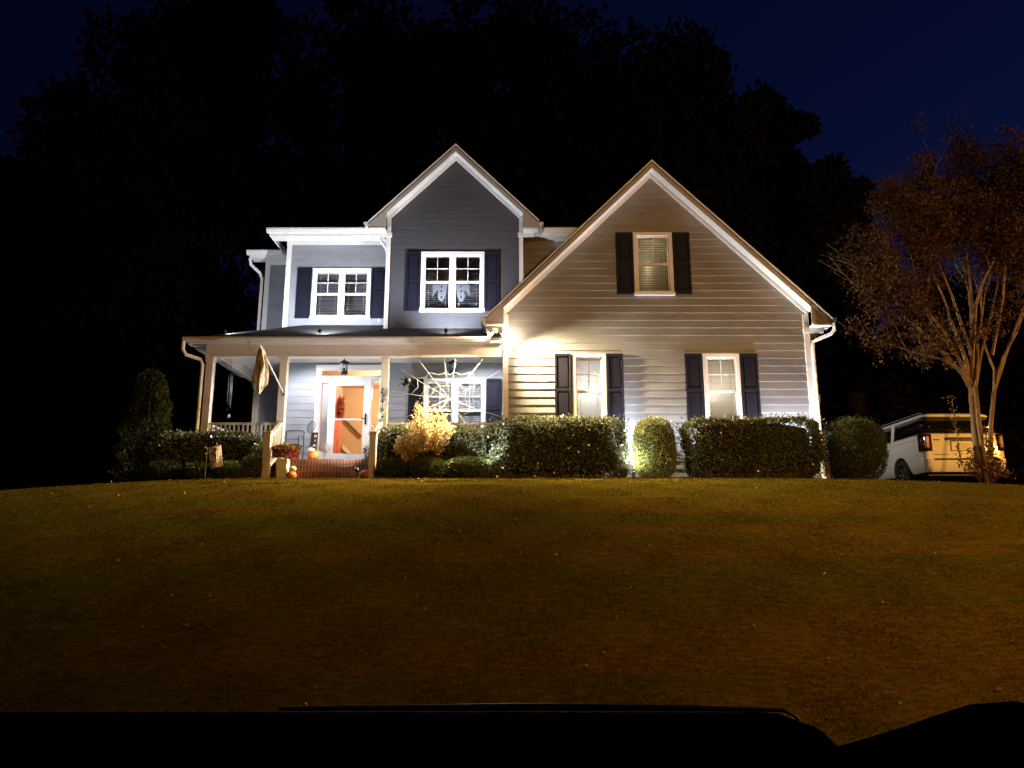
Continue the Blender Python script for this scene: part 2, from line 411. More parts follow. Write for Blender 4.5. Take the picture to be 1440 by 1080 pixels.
# --- window data (x0,x1,z0,z1)
W1 = (-5.45, -3.85, 6.06, 7.49); W2 = (-2.42, -.74, 6.08, 7.73); W3 = (3.01, 3.975, 6.07, 7.68)
W4 = (1.44, 2.25, 2.75, 4.565); W5 = (4.58, 5.46, 2.75, 4.565); W6 = (-2.335, -.70, 2.72, 4.39)
def op(wd): return (wd[0] + .03, wd[1] - .03, wd[2] + .0, wd[3] - .03)
# walls
siding(GX0 + .1, GX1 - .1, ZB, 9.24, YG, openings=[op(W3), op(W4), op(W5)], gable=(GXC, Z_AP - .24, SL, 5.45), name='gable_wall', mtl=SIDING)
siding(DX0 + .1, DX1 - .1, 5.55, 10.47, YD, exp=.18, openings=[op(W2)], gable=(DXC, DAP - .24, SL, 8.3), name='gable_wall', mtl=DSIDING, t=.008)
siding(-6.1, -3.3, 5.55, 8.32, YP, exp=.19, openings=[op(W1)], name='upper_wall', t=.007)
siding(.25, 4.4, 5.0, 8.35, YP, name='upper_wall')
DO = (-5.12, -3.46, FLOOR, 4.66)
siding(-6.2, -5.0, FLOOR, 4.83, YP, openings=[DO], name='porch_wall', t=.012)
siding(-5.0, -.22, FLOOR, 4.83, YP, openings=[DO, op(W6)], name='porch_wall', t=.012)
siding(-7.2, -6.0, 1.4, 8.35, YW, name='wing_wall')
def mk(name, mtl, fn, bevel=0, parent=house, smooth=False, split=0):
    """one part; split=n makes every n solids a part of their own"""
    m = MB(); fn(m)
    if not split: return part(name, m, mtl, parent, smooth, bevel)
    cs = m.cuts[::split] + [(len(m.v), len(m.f))]
    for (v0, f0), (v1, f1) in zip(cs[:-1], cs[1:]):
        k = MB(); k.v = m.v[v0:v1]; k.f = [tuple(i - v0 for i in f) for f in m.f[f0:f1]]; part(name, k, mtl, parent, smooth, bevel)
def sides(m):
    m.box(GX1 - .12, GX1 - .0, YG + .004, 27, ZB - .3, 5.5); m.box(GX0, GX0 + .12, YG + .004, 27, ZB - .3, 5.5)
    m.box(GX0 + .13, GX1 - .13, 26.9, 27, ZB - .3, 5.45)
    m.prism([(GX0 + .2, 5.45), (GX1 - .2, 5.45), (GXC, Z_AP - .45)], 26.86, 26.98)
    m.box(-6.2, -6.08, YP + .02, 28, ZB - .3, 8.35); m.box(-7.3, -7.18, YW + .02, 27, ZB - .3, 8.3)
    m.box(-7.15, 4.4, 27.9, 28, ZB - .3, 8.3); m.box(4.3, 4.42, YP + .02, 27.9, 5, 8.3)
    m.box(DX0, DX0 + .1, YD + .004, YP, 5.5, 8.3); m.box(DX1 - .1, DX1, YD + .004, YP, 5.5, 8.3)
mk('side_wall', SIDING, sides, split=1)
def skirt(m):
    m.box(GX0 + .02, GX1 - .02, YG - .012, YG + .1, 1.2, ZB + .12)
mk('foundation', CONC, skirt)
# corner boards and frieze boards
def corners(m):
    for x0, x1, Y, a, b in ((GX0, GX0 + .13, YG, ZB - .1, 5.56), (GX1 - .13, GX1 + .01, YG, ZB - .1, 5.56), (DX0, DX0 + .11, YD, 5.6, 8.66),
                            (DX1 - .11, DX1, YD, 5.6, 8.66), (-6.2, -6.07, YP, 5.5, 8.3), (-7.3, -7.16, YW, 5.2, 8.3)):
        m.box(x0, x1, Y - .035, Y + .02, a, b)
mk('corner_board', TRIM, corners, .003, split=1)
def gable_trim(xc, ap, sl, xl, xr, Yw, ov, fw, depth, wx0, wx1):
    """roof planes, rake fascia, drip edge, soffit and frieze of one front gable"""
    Yf = Yw - ov; zl = ap - sl * (xc - xl); zr = ap - sl * (xr - xc)
    def band(m, d0, d1, y0, y1, ex=0.0):
        for s in (-1, 1):
            xe = (xl + ex) if s < 0 else (xr - ex); ze = ap - sl * abs(xe - xc)
            poly = [(xe, ze - d0), (xc, ap - d0), (xc, ap - d1), (xe, ze - d1)]
            m.prism(poly if s > 0 else poly[::-1], y0, y1)
    mk('roof', ROOF, lambda m: band(m, .0, .07, Yf - .01, Yw + depth))
    mk('drip_edge', TRIM, lambda m: band(m, -.012, .035, Yf - .03, Yf - .014))
    zb = min(zl, zr) - .15
    def fas(m):
        for s in (-1, 1):
            xe = xl if s < 0 else xr; ze = ap - sl * abs(xe - xc); xi = wx0 if s < 0 else wx1
            xi2 = xi - s * .02
            poly = [(xe, ze - .04), (xc, ap - .04), (xc, ap - fw), (xi2, ap - sl * abs(xi2 - xc) - fw), (xi2, zb), (xe, zb)]
            m.prism(poly, Yf, Yf + .025)
    mk('rake_fascia', TAUPE, fas)
    mk('rake_soffit', TRIM, lambda m: band(m, fw - .02, fw + .0, Yf + .027, Yw - .002, ex=.42))
    def fr(m):
        for s in (-1, 1):
            xi = wx0 if s < 0 else wx1; zi = ap - sl * abs(xi - xc)
            poly = [(xi, zi - fw), (xc, ap - fw), (xc, ap - fw - .125), (xi, zi - fw - .125)]
            m.prism(poly if s > 0 else poly[::-1], Yw - .042, Yw + .01)
    mk('frieze_board', TRIM, fr)
    def ret(m):
        m.box(xl, wx0 - .0, Yf - .008, Yw + depth - .2, zb - .045, zb - .002); m.box(wx1 + .0, xr, Yf - .008, Yw + depth - .2, zb - .045, zb - .002)
        m.box(xl + .0, wx0 + .14, Yw - .05, Yw - .005, zb - .16, zb - .046); m.box(wx1 - .14, xr - .12, Yw - .05, Yw - .005, zb - .16, zb - .046)
    mk('eave_return', TRIM, ret, split=1)
    def gut(m):
        for s in (-1, 1):
            xe = xl if s < 0 else xr; ze = min(zl, zr) - .02
            prof = [(xe, ze - .12), (xe + s * .07, ze - .12), (xe + s * .12, ze - .02), (xe + s * .12, ze + .02), (xe, ze + .02)]
            m.prism(prof, Yf + .0, Yw + depth - .3)
    mk('gutter', TRIM, gut, split=1)
gable_trim(GXC, Z_AP, SL, -.63, 7.66, YG, .31, .20, 9.3, GX0, GX1)
gable_trim(DXC, DAP, SL, -3.82, .72, YD, .30, .20, 4.5, DX0, DX1)

# main roof, eaves left and middle
def main_roof(m):
    ze = 8.50
    m.prismx([(19.58, ze), (24, ze + 2.0), (28.4, ze), (28.4, ze - .06), (24, ze + 1.93), (19.58, ze - .06)], -6.6, 4.6)
    m.prismx([(21.2, ze), (24.6, ze + 1.5), (28.2, ze), (28.2, ze - .06), (24.6, ze + 1.43), (21.2, ze - .06)], -7.7, -6.61)
mk('roof', ROOF, main_roof, split=1)
def main_eave(m):
    m.box(-6.6, DX0 - .44, 19.64, 19.67, 8.30, 8.47); m.box(-6.58, DX0 - .02, 19.67, YP - .002, 8.29, 8.315)
    m.box(-6.2, DX0 - .02, YP - .04, YP - .004, 8.18, 8.29)
    m.box(DX1 + .45, 3.0, 19.64, 19.67, 8.30, 8.47); m.box(DX1 + .02, 3.0, 19.67, YP - .002, 8.29, 8.315)
    m.box(-7.68, -6.22, 21.24, 21.27, 8.30, 8.47); m.box(-7.66, -6.22, 21.27, YW - .002, 8.29, 8.315)
    m.box(-7.3, -6.22, YW - .04, YW - .004, 8.2, 8.29)
    m.box(-6.6, -6.57, 19.67, 21.2, 8.30, 8.47)
mk('eave', TRIM, main_eave, split=1)
def gutters(m):
    for x0, x1, y in ((-6.66, DX0 - .48, 19.64), (DX1 + .5, 2.9, 19.64), (-7.74, -6.7, 21.24)):
        m.prismx([(y - .002, 8.36), (y - .07, 8.36), (y - .12, 8.45), (y - .12, 8.49), (y - .002, 8.49)], x0, x1)
mk('gutter', TRIM, gutters, split=1)

# windows
window(*W1, YP, True, tilt=38, label='upper double window with half open white blinds above the porch roof'); shutter(-5.87, -5.47, 6.06, 7.49, YP); shutter(-3.84, -3.44, 6.06, 7.49, YP)
window(*W2, YD, True, tilt=12, gap=.05, label='upper double window with white paper hands in its lower panes'); shutter(-2.82, -2.44, 6.08, 7.73, YD); shutter(-.72, -.34, 6.08, 7.73, YD)
window(*W3, YG, tilt=40, blind=BLINDC, label='attic window with warm lit yellowish blinds'); shutter(2.58, 2.99, 6.07, 7.68, YG); shutter(3.995, 4.41, 6.07, 7.68, YG)
window(*W4, YG, tilt=72, gap=.042); shutter(1.02, 1.42, 2.75, 4.565, YG); shutter(2.27, 2.67, 2.75, 4.565, YG)
window(*W5, YG, tilt=68, blind=add_transl(mat('beige blind slat', (.42, .38, .28), .5, noise=.05, nscale=12), .3)); shutter(4.15, 4.56, 2.75, 4.565, YG); shutter(5.48, 5.9, 2.75, 4.565, YG)
window(*W6, YP, True, tilt=55, label='wide double porch window behind the web'); shutter(-2.74, -2.355, 2.72, 4.39, YP); shutter(-.68, -.28, 2.72, 4.39, YP)
# rooms behind the windows so that nothing shows through
def rooms(m):
    for wd, Y in ((W1, YP), (W2, YD), (W3, YG), (W4, YG), (W5, YG), (W6, YP)):
        x0, x1, z0, z1 = wd[0] - .1, wd[1] + .1, wd[2] - .1, wd[3] + .1
        m.box(x0, x1, Y + .9, Y + .94, z0, z1); m.box(x0, x0 + .03, Y + .13, Y + .9, z0, z1); m.box(x1 - .03, x1, Y + .13, Y + .9, z0, z1)
        m.box(x0 + .03, x1 - .03, Y + .13, Y + .9, z0, z0 + .03); m.box(x0 + .03, x1 - .03, Y + .13, Y + .9, z1 - .03, z1)
mk('room_lining', mat('dim room paint', (.10, .10, .11), .8, noise=.1, nscale=2), rooms, split=5)

# porch
PE = 17.80; PSL = .44
def rz(y): return 4.91 + PSL * (y - PE)
def porch_roof(m):
    xl = -7.79; xr = GX0 + .0
    hx = xl + (YP - PE); zt = rz(YP)
    t = .05
    def slab(pts): 
        n = len(pts); v = [tuple(p) for p in pts] + [(p[0], p[1], p[2] - t) for p in pts]
        m.add(v, [tuple(range(n)), tuple(range(2 * n - 1, n - 1, -1))] + [(i, i + n, (i + 1) % n + n, (i + 1) % n) for i in range(n)])
    slab([(xl, PE, 4.91), (xr, PE, 4.91), (xr, YP - .0, zt), (hx, YP, zt)])
    slab([(xl, PE, 4.908), (hx, YP, zt - .002), (-6.21, YP, 4.91 + PSL * (-6.21 - xl)), (-6.21, YW, 4.91 + PSL * (-6.21 - xl)), (xl, YW, 4.908)])
mk('porch_roof', ROOF, porch_roof)
mk('porch_floor', CONC, lambda m: m.box(-7.36, GX0 - .01, 17.93, YW, FLOOR - .1, FLOOR))
def brickbase(m):
    m.box(-7.3, -5.45, 18.0, 18.2, 1.2, FLOOR - .101); m.box(-3.0, GX0 - .02, 18.0, 18.2, 1.2, FLOOR - .101); m.box(-7.3, -7.1, 18.2, YW - .05, 1.2, FLOOR - .101)
mk('brick_base', BRICK, brickbase, split=1)
mk('porch_ceiling', TRIM, lambda m: m.box(-7.3, GX0 - .01, 17.85, YW - .05, 4.83, 4.855))
def beam(m):
    m.box(-7.38, GX0 - .03, 17.98, 18.12, 4.52, 4.829); m.box(-7.36, -7.22, 18.13, YW - .06, 4.60, 4.828)
mk('porch_beam', mat('warm tinted white beam paint', (.58, .54, .49), .5, noise=.05, nscale=4, bump=.05, bscale=20), beam, .004, split=1)  # white trim; the warm lamp tint is put into the paint colour
mk('beam_trim', TRIM, lambda m: (m.box(-7.385, GX0 - .04, 17.972, 18.125, 4.492, 4.519), m.box(-7.365, -7.215, 18.126, YW - .07, 4.575, 4.598)), split=1)
def pfas(m):
    m.box(-7.74, GX0 - .04, 17.83, 17.86, 4.80, 4.90); m.box(-7.72, GX0 - .04, 17.86, 17.975, 4.795, 4.81); m.box(-7.76, -7.73, 17.86, YW - .1, 4.76, 4.86)
    m.box(-7.72, -7.38, 17.98, YW - .1, 4.755, 4.77)
mk('porch_fascia', mat('warm tinted white beam paint', (.58, .54, .49)), pfas, split=1)
def pgut(m):
    m.prismx([(17.828, 4.81), (17.76, 4.81), (17.71, 4.88), (17.71, 4.92), (17.828, 4.92)], -7.86, GX0 - .3)
    m.prism([(-7.762, 4.80), (-7.82, 4.80), (-7.87, 4.89), (-7.87, 4.93), (-7.762, 4.93)], 17.83, YW - .1)
mk('porch_gutter', mat('almond gutter metal', (.55, .50, .44), .4, noise=.05, nscale=5), pgut, split=1)
POSTM = mat('warm tinted white post paint', (.60, .57, .52), .5, noise=.05, nscale=4)  # white posts, with the warmth of the orange light in their colour
def post(x, y, z0=FLOOR, z1=4.49, h=.085):
    m = MB(); m.box(x - h, x + h, y - h, y + h, z0, z1)
    m.box(x - h - .02, x + h + .02, y - h - .02, y + h + .02, z0, z0 + .13); m.box(x - h - .018, x + h + .018, y - h - .018, y + h + .018, z1 - .1, z1 - .001)
    part('porch_post', m, POSTM, house, bevel=.005)
for x, y in ((-7.27, 18.07), (-5.49, 18.07), (-3.05, 18.07), (-7.24, 21.45)): post(x, y)
def railing(p0, p1, zt0, zt1, zb0, zb1, n, name='railing'):
    m = MB(); p0, p1 = Vector(p0), Vector(p1); d = (p1 - p0); s = Vector((-d.y, d.x)).normalized() if True else None
    def bar(za0, za1, hw, hh):
        v = []
        for p, z in ((p0, za0), (p1, za1)):
            for a, b in ((-hw, -hh), (hw, -hh), (hw, hh), (-hw, hh)): v.append((p.x + s.x * a, p.y + s.y * a, z + b))
        m.add(v, [(0, 1, 2, 3), (7, 6, 5, 4), (0, 4, 5, 1), (1, 5, 6, 2), (2, 6, 7, 3), (3, 7, 4, 0)])
    bar(zt0 - .025, zt1 - .025, .045, .025); bar(zb0, zb1, .03, .025)
    r = part(name, m, POSTM, house)
    b = MB()
    for k in range(n):
        t = (k + .5) / n; p = p0 + d * t; a = zb0 + (zb1 - zb0) * t; c = zt0 + (zt1 - zt0) * t
        b.box(p.x - .018, p.x + .018, p.y - .018, p.y + .018, a + .026, c - .05)
    part('balusters', b, POSTM, r)
railing((-7.18, 18.07), (-5.58, 18.07), 2.90, 2.90, 2.14, 2.14, 15)
railing((-2.96, 18.07), (GX0 - .03, 18.07), 2.90, 2.90, 2.14, 2.14, 24)
railing((-7.26, 18.16), (-7.26, 21.36), 2.90, 2.90, 2.14, 2.14, 28)
for x in (-5.46, -3.1):
    zg = g(x, 17.1)
    m = MB(); m.box(x - .075, x + .075, 17.02, 17.17, zg - .05, 2.50); m.box(x - .095, x + .095, 17.0, 17.19, 2.501, 2.54)
    part('newel_post', m, POSTM, house, bevel=.006)
    railing((x, 17.18), (x, 17.98), 2.46, 2.90, 1.74, 2.14, 7, 'stair_railing')
def steps(m):
    for k, (y, z) in enumerate(((17.63, FLOOR - .17), (17.33, FLOOR - .34))):
        m.box(-5.36, -3.2, y, 17.929, z - .17 if k == 0 else 1.25, z)
    m.box(-5.36, -3.2, 17.9, 18.2, 1.3, FLOOR - .105)
    m.box(-5.36, -3.2, 17.915, 17.929, FLOOR - .17, FLOOR - .002)
mk('brick_steps', BRICK, steps)
# downspouts
def dspout(pts, mtl=TRIM, r=.045):
    m = MB(); m.tube(pts, r, 8); part('downspout', m, mtl, house, smooth=False)
dspout([(-3.66, 19.42, 8.36), (-3.62, 19.5, 8.22), (-3.44, 19.78, 8.0), (-3.41, 19.93, 7.85), (-3.41, 19.94, 6.05), (-3.43, 19.86, 5.97), (-3.56, 19.75, 5.93)])
dspout([(7.74, 17.78, 5.24), (7.74, 17.79, 5.12), (7.66, 17.82, 5.02), (7.40, 17.9, 4.92), (7.27, 17.96, 4.86), (7.25, 17.96, 4.7), (7.25, 17.96, 1.6), (7.33, 17.82, 1.5)])
dspout([(-7.84, 17.75, 4.82), (-7.84, 17.76, 4.62), (-7.78, 17.8, 4.5), (-7.5, 17.98, 4.43), (-7.44, 18.0, 4.3), (-7.44, 18.0, 1.6)], POSTM)
dspout([(-7.68, 21.3, 8.3), (-7.66, 21.34, 8.12), (-7.42, 21.46, 7.9), (-7.36, 21.5, 7.75), (-7.36, 21.5, 5.3)])

# entrance
def door_unit():
    x0, x1, xa, xb = -5.20, -3.38, -4.78, -3.78; zt = 4.76
    m = MB(); yf, yb = YP - .05, YP + .12
    m.box(x0, x0 + .11, yf, yb, FLOOR, zt - .11); m.box(x1 - .11, x1, yf, yb, FLOOR, zt - .11); m.box(x0 - .02, x1 + .02, yf - .01, yb, zt - .11, zt)
    m.box(x0 + .11, x1 - .11, yf + .006, yb, 4.36, 4.44)
    for x in (xa - .05, xb): m.box(x, x + .05, yf + .004, yb, FLOOR, 4.36)
    m.box(x0 + .11, xa - .05, yf + .01, yb, FLOOR, 2.4); m.box(xb + .05, x1 - .11, yf + .01, yb, FLOOR, 2.4)
    m.box(xa, xb, yf - .04, yb, FLOOR, FLOOR + .045)
    df = part('door_frame', m, TRIM, house)
    gl = MB(); gl.box(x0 + .15, xa - .09, YP + .03, YP + .035, 2.45, 4.3); gl.box(xb + .07, x1 - .13, YP + .03, YP + .035, 2.45, 4.3); gl.box(x0 + .15, x1 - .15, YP + .03, YP + .035, 4.475, 4.62)
    part('pane', gl, GLASS, df)
    s = MB()
    for a, b in ((x0 + .111, xa - .051), (xb + .051, x1 - .111)):
        s.box(a, a + .025, YP, YP + .05, 2.4, 4.36); s.box(b - .025, b, YP, YP + .05, 2.4, 4.36); s.box(a + .025, b - .025, YP, YP + .05, 2.4, 2.46); s.box(a + .025, b - .025, YP, YP + .05, 4.3, 4.36)
    s.box(x0 + .111, x1 - .111, YP, YP + .05, 4.441, 4.475); s.box(x0 + .111, x1 - .111, YP, YP + .05, 4.62, 4.649)
    part('sidelight_sash', s, VINYL, df)
    m = MB(); nx = 18
    for i in range(nx + 1):
        x = x0 + .15 + (xa - .09 - x0 - .15) * i / nx; y = YP + .07 + .012 * math.sin(i * 2.1); m.v += [(x, y, 2.4), (x, y, 4.34)]
    for i in range(nx): m.f.append((2 * i, 2 * i + 2, 2 * i + 3, 2 * i + 1))
    part('reflection_sheet', m, mat('sheer curtain', (.5, .48, .47), .9, noise=.05, nscale=5), df, True)  # added grey sheet stands in for the reflection on the left sidelight
    # storm door
    m = MB(); y0, y1 = YP - .035, YP + .0
    m.box(xa, xa + .11, y0, y1, FLOOR + .05, 4.355); m.box(xb - .14, xb, y0, y1, FLOOR + .05, 4.355)
    m.box(xa + .11, xb - .14, y0 + .001, y1, 4.2, 4.355); m.box(xa + .11, xb - .14, y0 + .001, y1, FLOOR + .05, 2.39); m.box(xa + .11, xb - .14, y0 + .001, y1, 3.275, 3.315)
    sd = part('storm_door', m, TRIM, house)
    gl = MB(); gl.box(xa + .11, xb - .14, YP - .02, YP - .016, 2.39, 3.275); gl.box(xa + .11, xb - .14, YP - .02, YP - .016, 3.315, 4.2); part('pane', gl, GLASS, sd)
    h = MB(); h.box(xb - .09, xb - .045, y0 - .03, y0 - .001, 3.16, 3.44); h.box(xb - .17, xb - .09, y0 - .05, y0 - .03, 3.29, 3.32); part('handle', h, BLACK, sd)
    # red door leaf, open inwards
    RED = mat('coral red door paint', (.60, .14, .085), .45, noise=.05, nscale=3)
    m = MB(); X = xa + .02
    m.box(X, X + .04, YP + .13, YP + 1.03, FLOOR + .02, 4.33)
    for za, zb_ in ((2.25, 2.9), (3.05, 4.15)):
        for ya, yb2 in ((.24, .53), (.63, .92)):
            m.box(X + .04, X + .052, YP + ya, YP + yb2, za, zb_)
    part('front_door', m, RED, house, bevel=.004, label='coral red front door standing open into the hall')
    # entrance hall
    TAN = mat('tan hall paint', (.50, .34, .19), .7, noise=.04, nscale=2)
    m = MB(); hx0, hx1, hy = -5.4, -2.6, 23.2
    m.box(hx0, hx1, hy, hy + .05, FLOOR, 4.83); m.box(hx0 - .05, hx0, YP + .14, hy, FLOOR, 4.83); m.box(hx1, hx1 + .05, YP + .14, hy, FLOOR, 4.83)
    m.box(hx0, hx1, YP + .14, hy, 4.79, 4.83)
    m.box(hx0 + .0, x0, YP + .122, YP + .14, FLOOR, 4.79); m.box(x1, hx1, YP + .122, YP + .14, FLOOR, 4.79)
    part('hall_wall', m, TAN, house)
    m = MB(); m.box(hx0, hx1, YP + .13, hy - .002, FLOOR - .0, FLOOR + .012); part('hall_floor', m, WOOD, house)
    # stair: handrail and stringer falling to the right on the far wall
    a = P(484, 590, hy - .1); b = P(508, 614, hy - .1)
    m = MB(); m.tube([a + (a - b) * .35, b], .035, 6); part('stair_rail', m, WOOD, house)
    a = P(482, 626, hy - .08); b = P(500, 643, hy - .08)
    m = MB(); m.prism([(a.x, a.z), (b.x, b.z), (b.x, b.z - .12), (a.x, a.z - .12)], hy - .09, hy - .01); part('stair_stringer', m, TRIM, house)
    # wreath on the door leaf
    wr = empty('wreath', (X + .06, YP + .45, 3.85), 'autumn wreath of red and orange leaves hung on the open red door', 'wreath')
    n = 520; th = rng.uniform(0, 6.28, n); c = np.array((X + .10, YP + .60, 3.72)); rr = .19 + rng.normal(0, .03, n)
    C = np.stack([c[0] + rng.normal(0, .025, n), c[1] + rr * np.cos(th), c[2] + rr * 1.15 * np.sin(th)], 1); N = np.stack([np.ones(n) * .6, np.cos(th), np.sin(th)], 1)
    V, Q = leaves(C, N, .07, .6, .6); fast_mesh('foliage', V, Q, leaf_mat('autumn wreath leaf', (.28, .03, .01), (.5, .2, .04), .6, .3), wr)
    m = MB(); m.tube([(c[0] - .03, c[1] + .19 * math.cos(q), c[2] + .22 * math.sin(q)) for q in np.linspace(0, 6.28, 20)], .02, 6); part('ring', m, WOOD, wr)
    L = bpy.data.lights.new('hall lamp', 'POINT'); L.energy = 130; L.color = (1, .74, .48); L.shadow_soft_size = .12
    o = bpy.data.objects.new('hall_lamp_light', L); sc.collection.objects.link(o); o.location = (-3.6, 21.5, 4.3)
    hl = empty('ceiling_lamp', (-3.6, 21.5, 4.5), 'warm glass ceiling lamp lit inside the entrance hall', 'ceiling lamp')
    m = MB(); m.lathe([(.03, .28), (.03, .05), (.13, .03), (.14, .0)], (-3.6, 21.5, 4.51), 14); part('canopy', m, BLACK, hl, True)
    m = MB(); m.lathe([(.14, 0), (.12, -.06), (.03, -.1)], (-3.6, 21.5, 4.505), 14); part('shade', m, mat('lit frosted glass', (.8, .6, .4), .5, emit=(1, .6, .25), es=4), hl, True)
    hl.children[1].visible_shadow = True
    o.location.z = 4.28
door_unit()

# ------------------------------------------------------------------ lamps
def spot(name, loc, target, watts, angle, col, blend=.5, r=.03):
    L = bpy.data.lights.new(name, 'SPOT'); L.energy = watts; L.spot_size = R(angle); L.spot_blend = blend; L.color = col; L.shadow_soft_size = r
    o = bpy.data.objects.new(name, L); sc.collection.objects.link(o); o.location = loc
    o.rotation_euler = (Vector(target) - Vector(loc)).to_track_quat('-Z', 'Y').to_euler(); return o
LENS = mat('lit lamp lens', (.9, .9, .9), .3, emit=(1, .96, .9), es=18)
def can_light(loc, target, label, watts, angle, col, group, stake=True, blend=.5, name='spot_light', rad=.03):
    """small black can on a stake or a roof bracket, aimed at target, with its own light"""
    loc = Vector(loc); d = (Vector(target) - loc).normalized(); base = loc - Vector((0, 0, .16))
    t = empty(name, base, label, 'spotlight', group)
    m = MB(); m.tube([base - Vector((0, 0, .05 if stake else 0)), base + Vector((0, 0, .10))], .012, 6); m.tube([base + Vector((0, 0, .0)), base + Vector((0, 0, .012))], .04, 8)
    part('stake' if stake else 'bracket', m, BLACK, t)
    m = MB(); a = loc - d * .09
    m.tube([a, a + d * .02, loc + d * .03], [.025, .042, .045], 12); part('housing', m, BLACK, t, True)
    m = MB(); m.tube([loc + d * .031, loc + d * .034], .036, 12); part('lens', m, LENS, t, True)
    spot(name + '_beam', loc + d * .05, target, watts, angle, col, blend, rad)
    return t
gp = 'black spotlights fixed to the porch roof'
can_light((-4.66, 18.0, rz(18) + .17), (-4.75, 20.6, 7.6), 'black roof spotlight below the upper double window with blinds', 430, 120, COOL, gp, False, .8)
can_light((-1.60, 18.0, rz(18) + .17), (-1.55, 20.4, 7.7), 'black roof spotlight below the dark gable window', 440, 104, COOL, gp, False, .8)
can_light((-7.05, 18.2, rz(18.1) + .14), (-6.75, 22, 7.5), 'black roof spotlight at the left end of the porch roof', 150, 100, COOL, gp, False, .8)
gp = 'spotlights staked in the ground before the house'
can_light((2.76, 17.47, g(2.7, 17.4) + .16), (3.35, 18.0, 4.6), 'black stake spotlight beside the lone green globe shrub', 560, 112, (.88, .94, 1), gp, True, 1, rad=.06)
can_light((4.25, 17.66, g(4.2, 17.6) + .25), (4.9, 18.0, 5.0), 'black stake spotlight hidden behind the hedge below the right window', 250, 120, (.95, .96, 1), gp, True, 1, rad=.06)
spot('globe_shrub_fill', (2.60, 16.75, g(2.7, 17) + .3), (3.3, 17.4, 2.9), 75, 160, (1, .97, .9), 1, .05)  # fill light without a fixture, added to brighten the globe shrub
can_light((6.45, 17.62, g(6.45, 17.6) + .35), (6.2, 18.05, 5.0), 'black stake spotlight behind the hedge at the right corner of the house', 480, 150, (.92, .95, 1), gp)
can_light((-.20, 16.5, g(-.2, 16.5) + .20), (-1.5, 18.0, 4.0), 'black stake spotlight on the lawn edge before the web', 110, 80, (.95, .97, 1), gp)
can_light((-3.42, 16.95, g(-3.4, 16.95) + .22), (-4.6, 18.4, 4.2), 'black stake spotlight at the foot of the brick steps', 150, 100, (.9, .92, 1), gp)
for k, x in enumerate((-5.5, -.95)):
    c = Vector((x, 18.75, 4.829)); t = empty('recessed_lamp', c, ('recessed porch ceiling lamp left of the front door', 'recessed porch ceiling lamp before the porch window')[k], 'ceiling lamp', 'recessed lamps in the porch ceiling')
    m = MB(); m.lathe([(.09, 0), (.09, -.012), (.07, -.014)], c - Vector((0, 0, .0005)), 16); part('ring', m, METW, t)
    m = MB(); m.lathe([(.066, -.0145), (.06, -.018), (.02, -.02)], c, 16); part('lens', m, LENS, t)
    spot('recessed_lamp_beam', c - Vector((0, 0, .03)), c + Vector((.3 if k else .4, .35, -3)), 265, 165, (.92, .94, 1), .5, .06)

# flood light under the left eave of the right gable
def flood():
    c = Vector((-.40, 17.80, 5.12)); t = empty('flood_light', c, 'white twin head flood light glowing under the left eave of the right gable', 'flood light')
    m = MB(); m.box(-.47, -.33, 17.75, 17.86, 5.085, 5.15); m.lathe([(.06, 0), (.06, -.03), (.03, -.05)], (-.40, 17.8, 5.085), 12); part('base', m, METW, t)
    bulb = mat('glowing flood lens', (.9, .9, .85), .3, emit=(1, .86, .62), es=30)
    for x, tx in ((-.50, (-5.0, 15.0, 1.0)), (-.24, (5.6, 14.8, 1.0))):
        p = Vector((x, 17.74, 5.0)); d = (Vector(tx) - p).normalized()
        m = MB(); m.tube([(-.40, 17.79, 5.06), p - d * .06], .012, 6); m.tube([p - d * .08, p - d * .03, p + d * .05], [.03, .04, .062], 14); part('lamp_head', m, METW, t, True)
        m = MB(); m.tube([p + d * .051, p + d * .065, p + d * .075], [.058, .05, .02], 14); part('bulb', m, bulb, t, True)
        spot('flood_beam', p + d * .09, tx, 4600, 120, (1, .75, .40), 1, .05)
    L = bpy.data.lights.new('flood spill', 'POINT'); L.energy = 42; L.color = (1, .70, .44); L.shadow_soft_size = .05
    o = bpy.data.objects.new('flood_spill_light', L); sc.collection.objects.link(o); o.location = (-.16, 17.66, 4.92)
flood()

def side_flood():
    c = Vector((7.2, 21.2, 4.75)); t = empty('wall_floodlight', c, 'white floodlight on the right side wall shining on the driveway', 'flood light')
    m = MB(); m.box(7.203, 7.24, 21.13, 21.27, 4.68, 4.82); part('base', m, METW, t)
    p = Vector((7.38, 21.15, 4.72)); d = (Vector((10.5, 19.8, 1.5)) - p).normalized(); m = MB(); m.tube([(7.23, 21.2, 4.75), p - d * .05], .012, 6); m.tube([p - d * .08, p - d * .03, p + d * .05], [.03, .04, .062], 14); part('lamp_head', m, METW, t, True)
    m = MB(); m.tube([p + d * .051, p + d * .06], [.056, .03], 14); part('bulb', m, LENS, t, True)
    spot('side_flood_beam', p + d * .08, (10.4, 19.5, 2.0), 95, 120, (1, .93, .80), .4, .05)
side_flood()

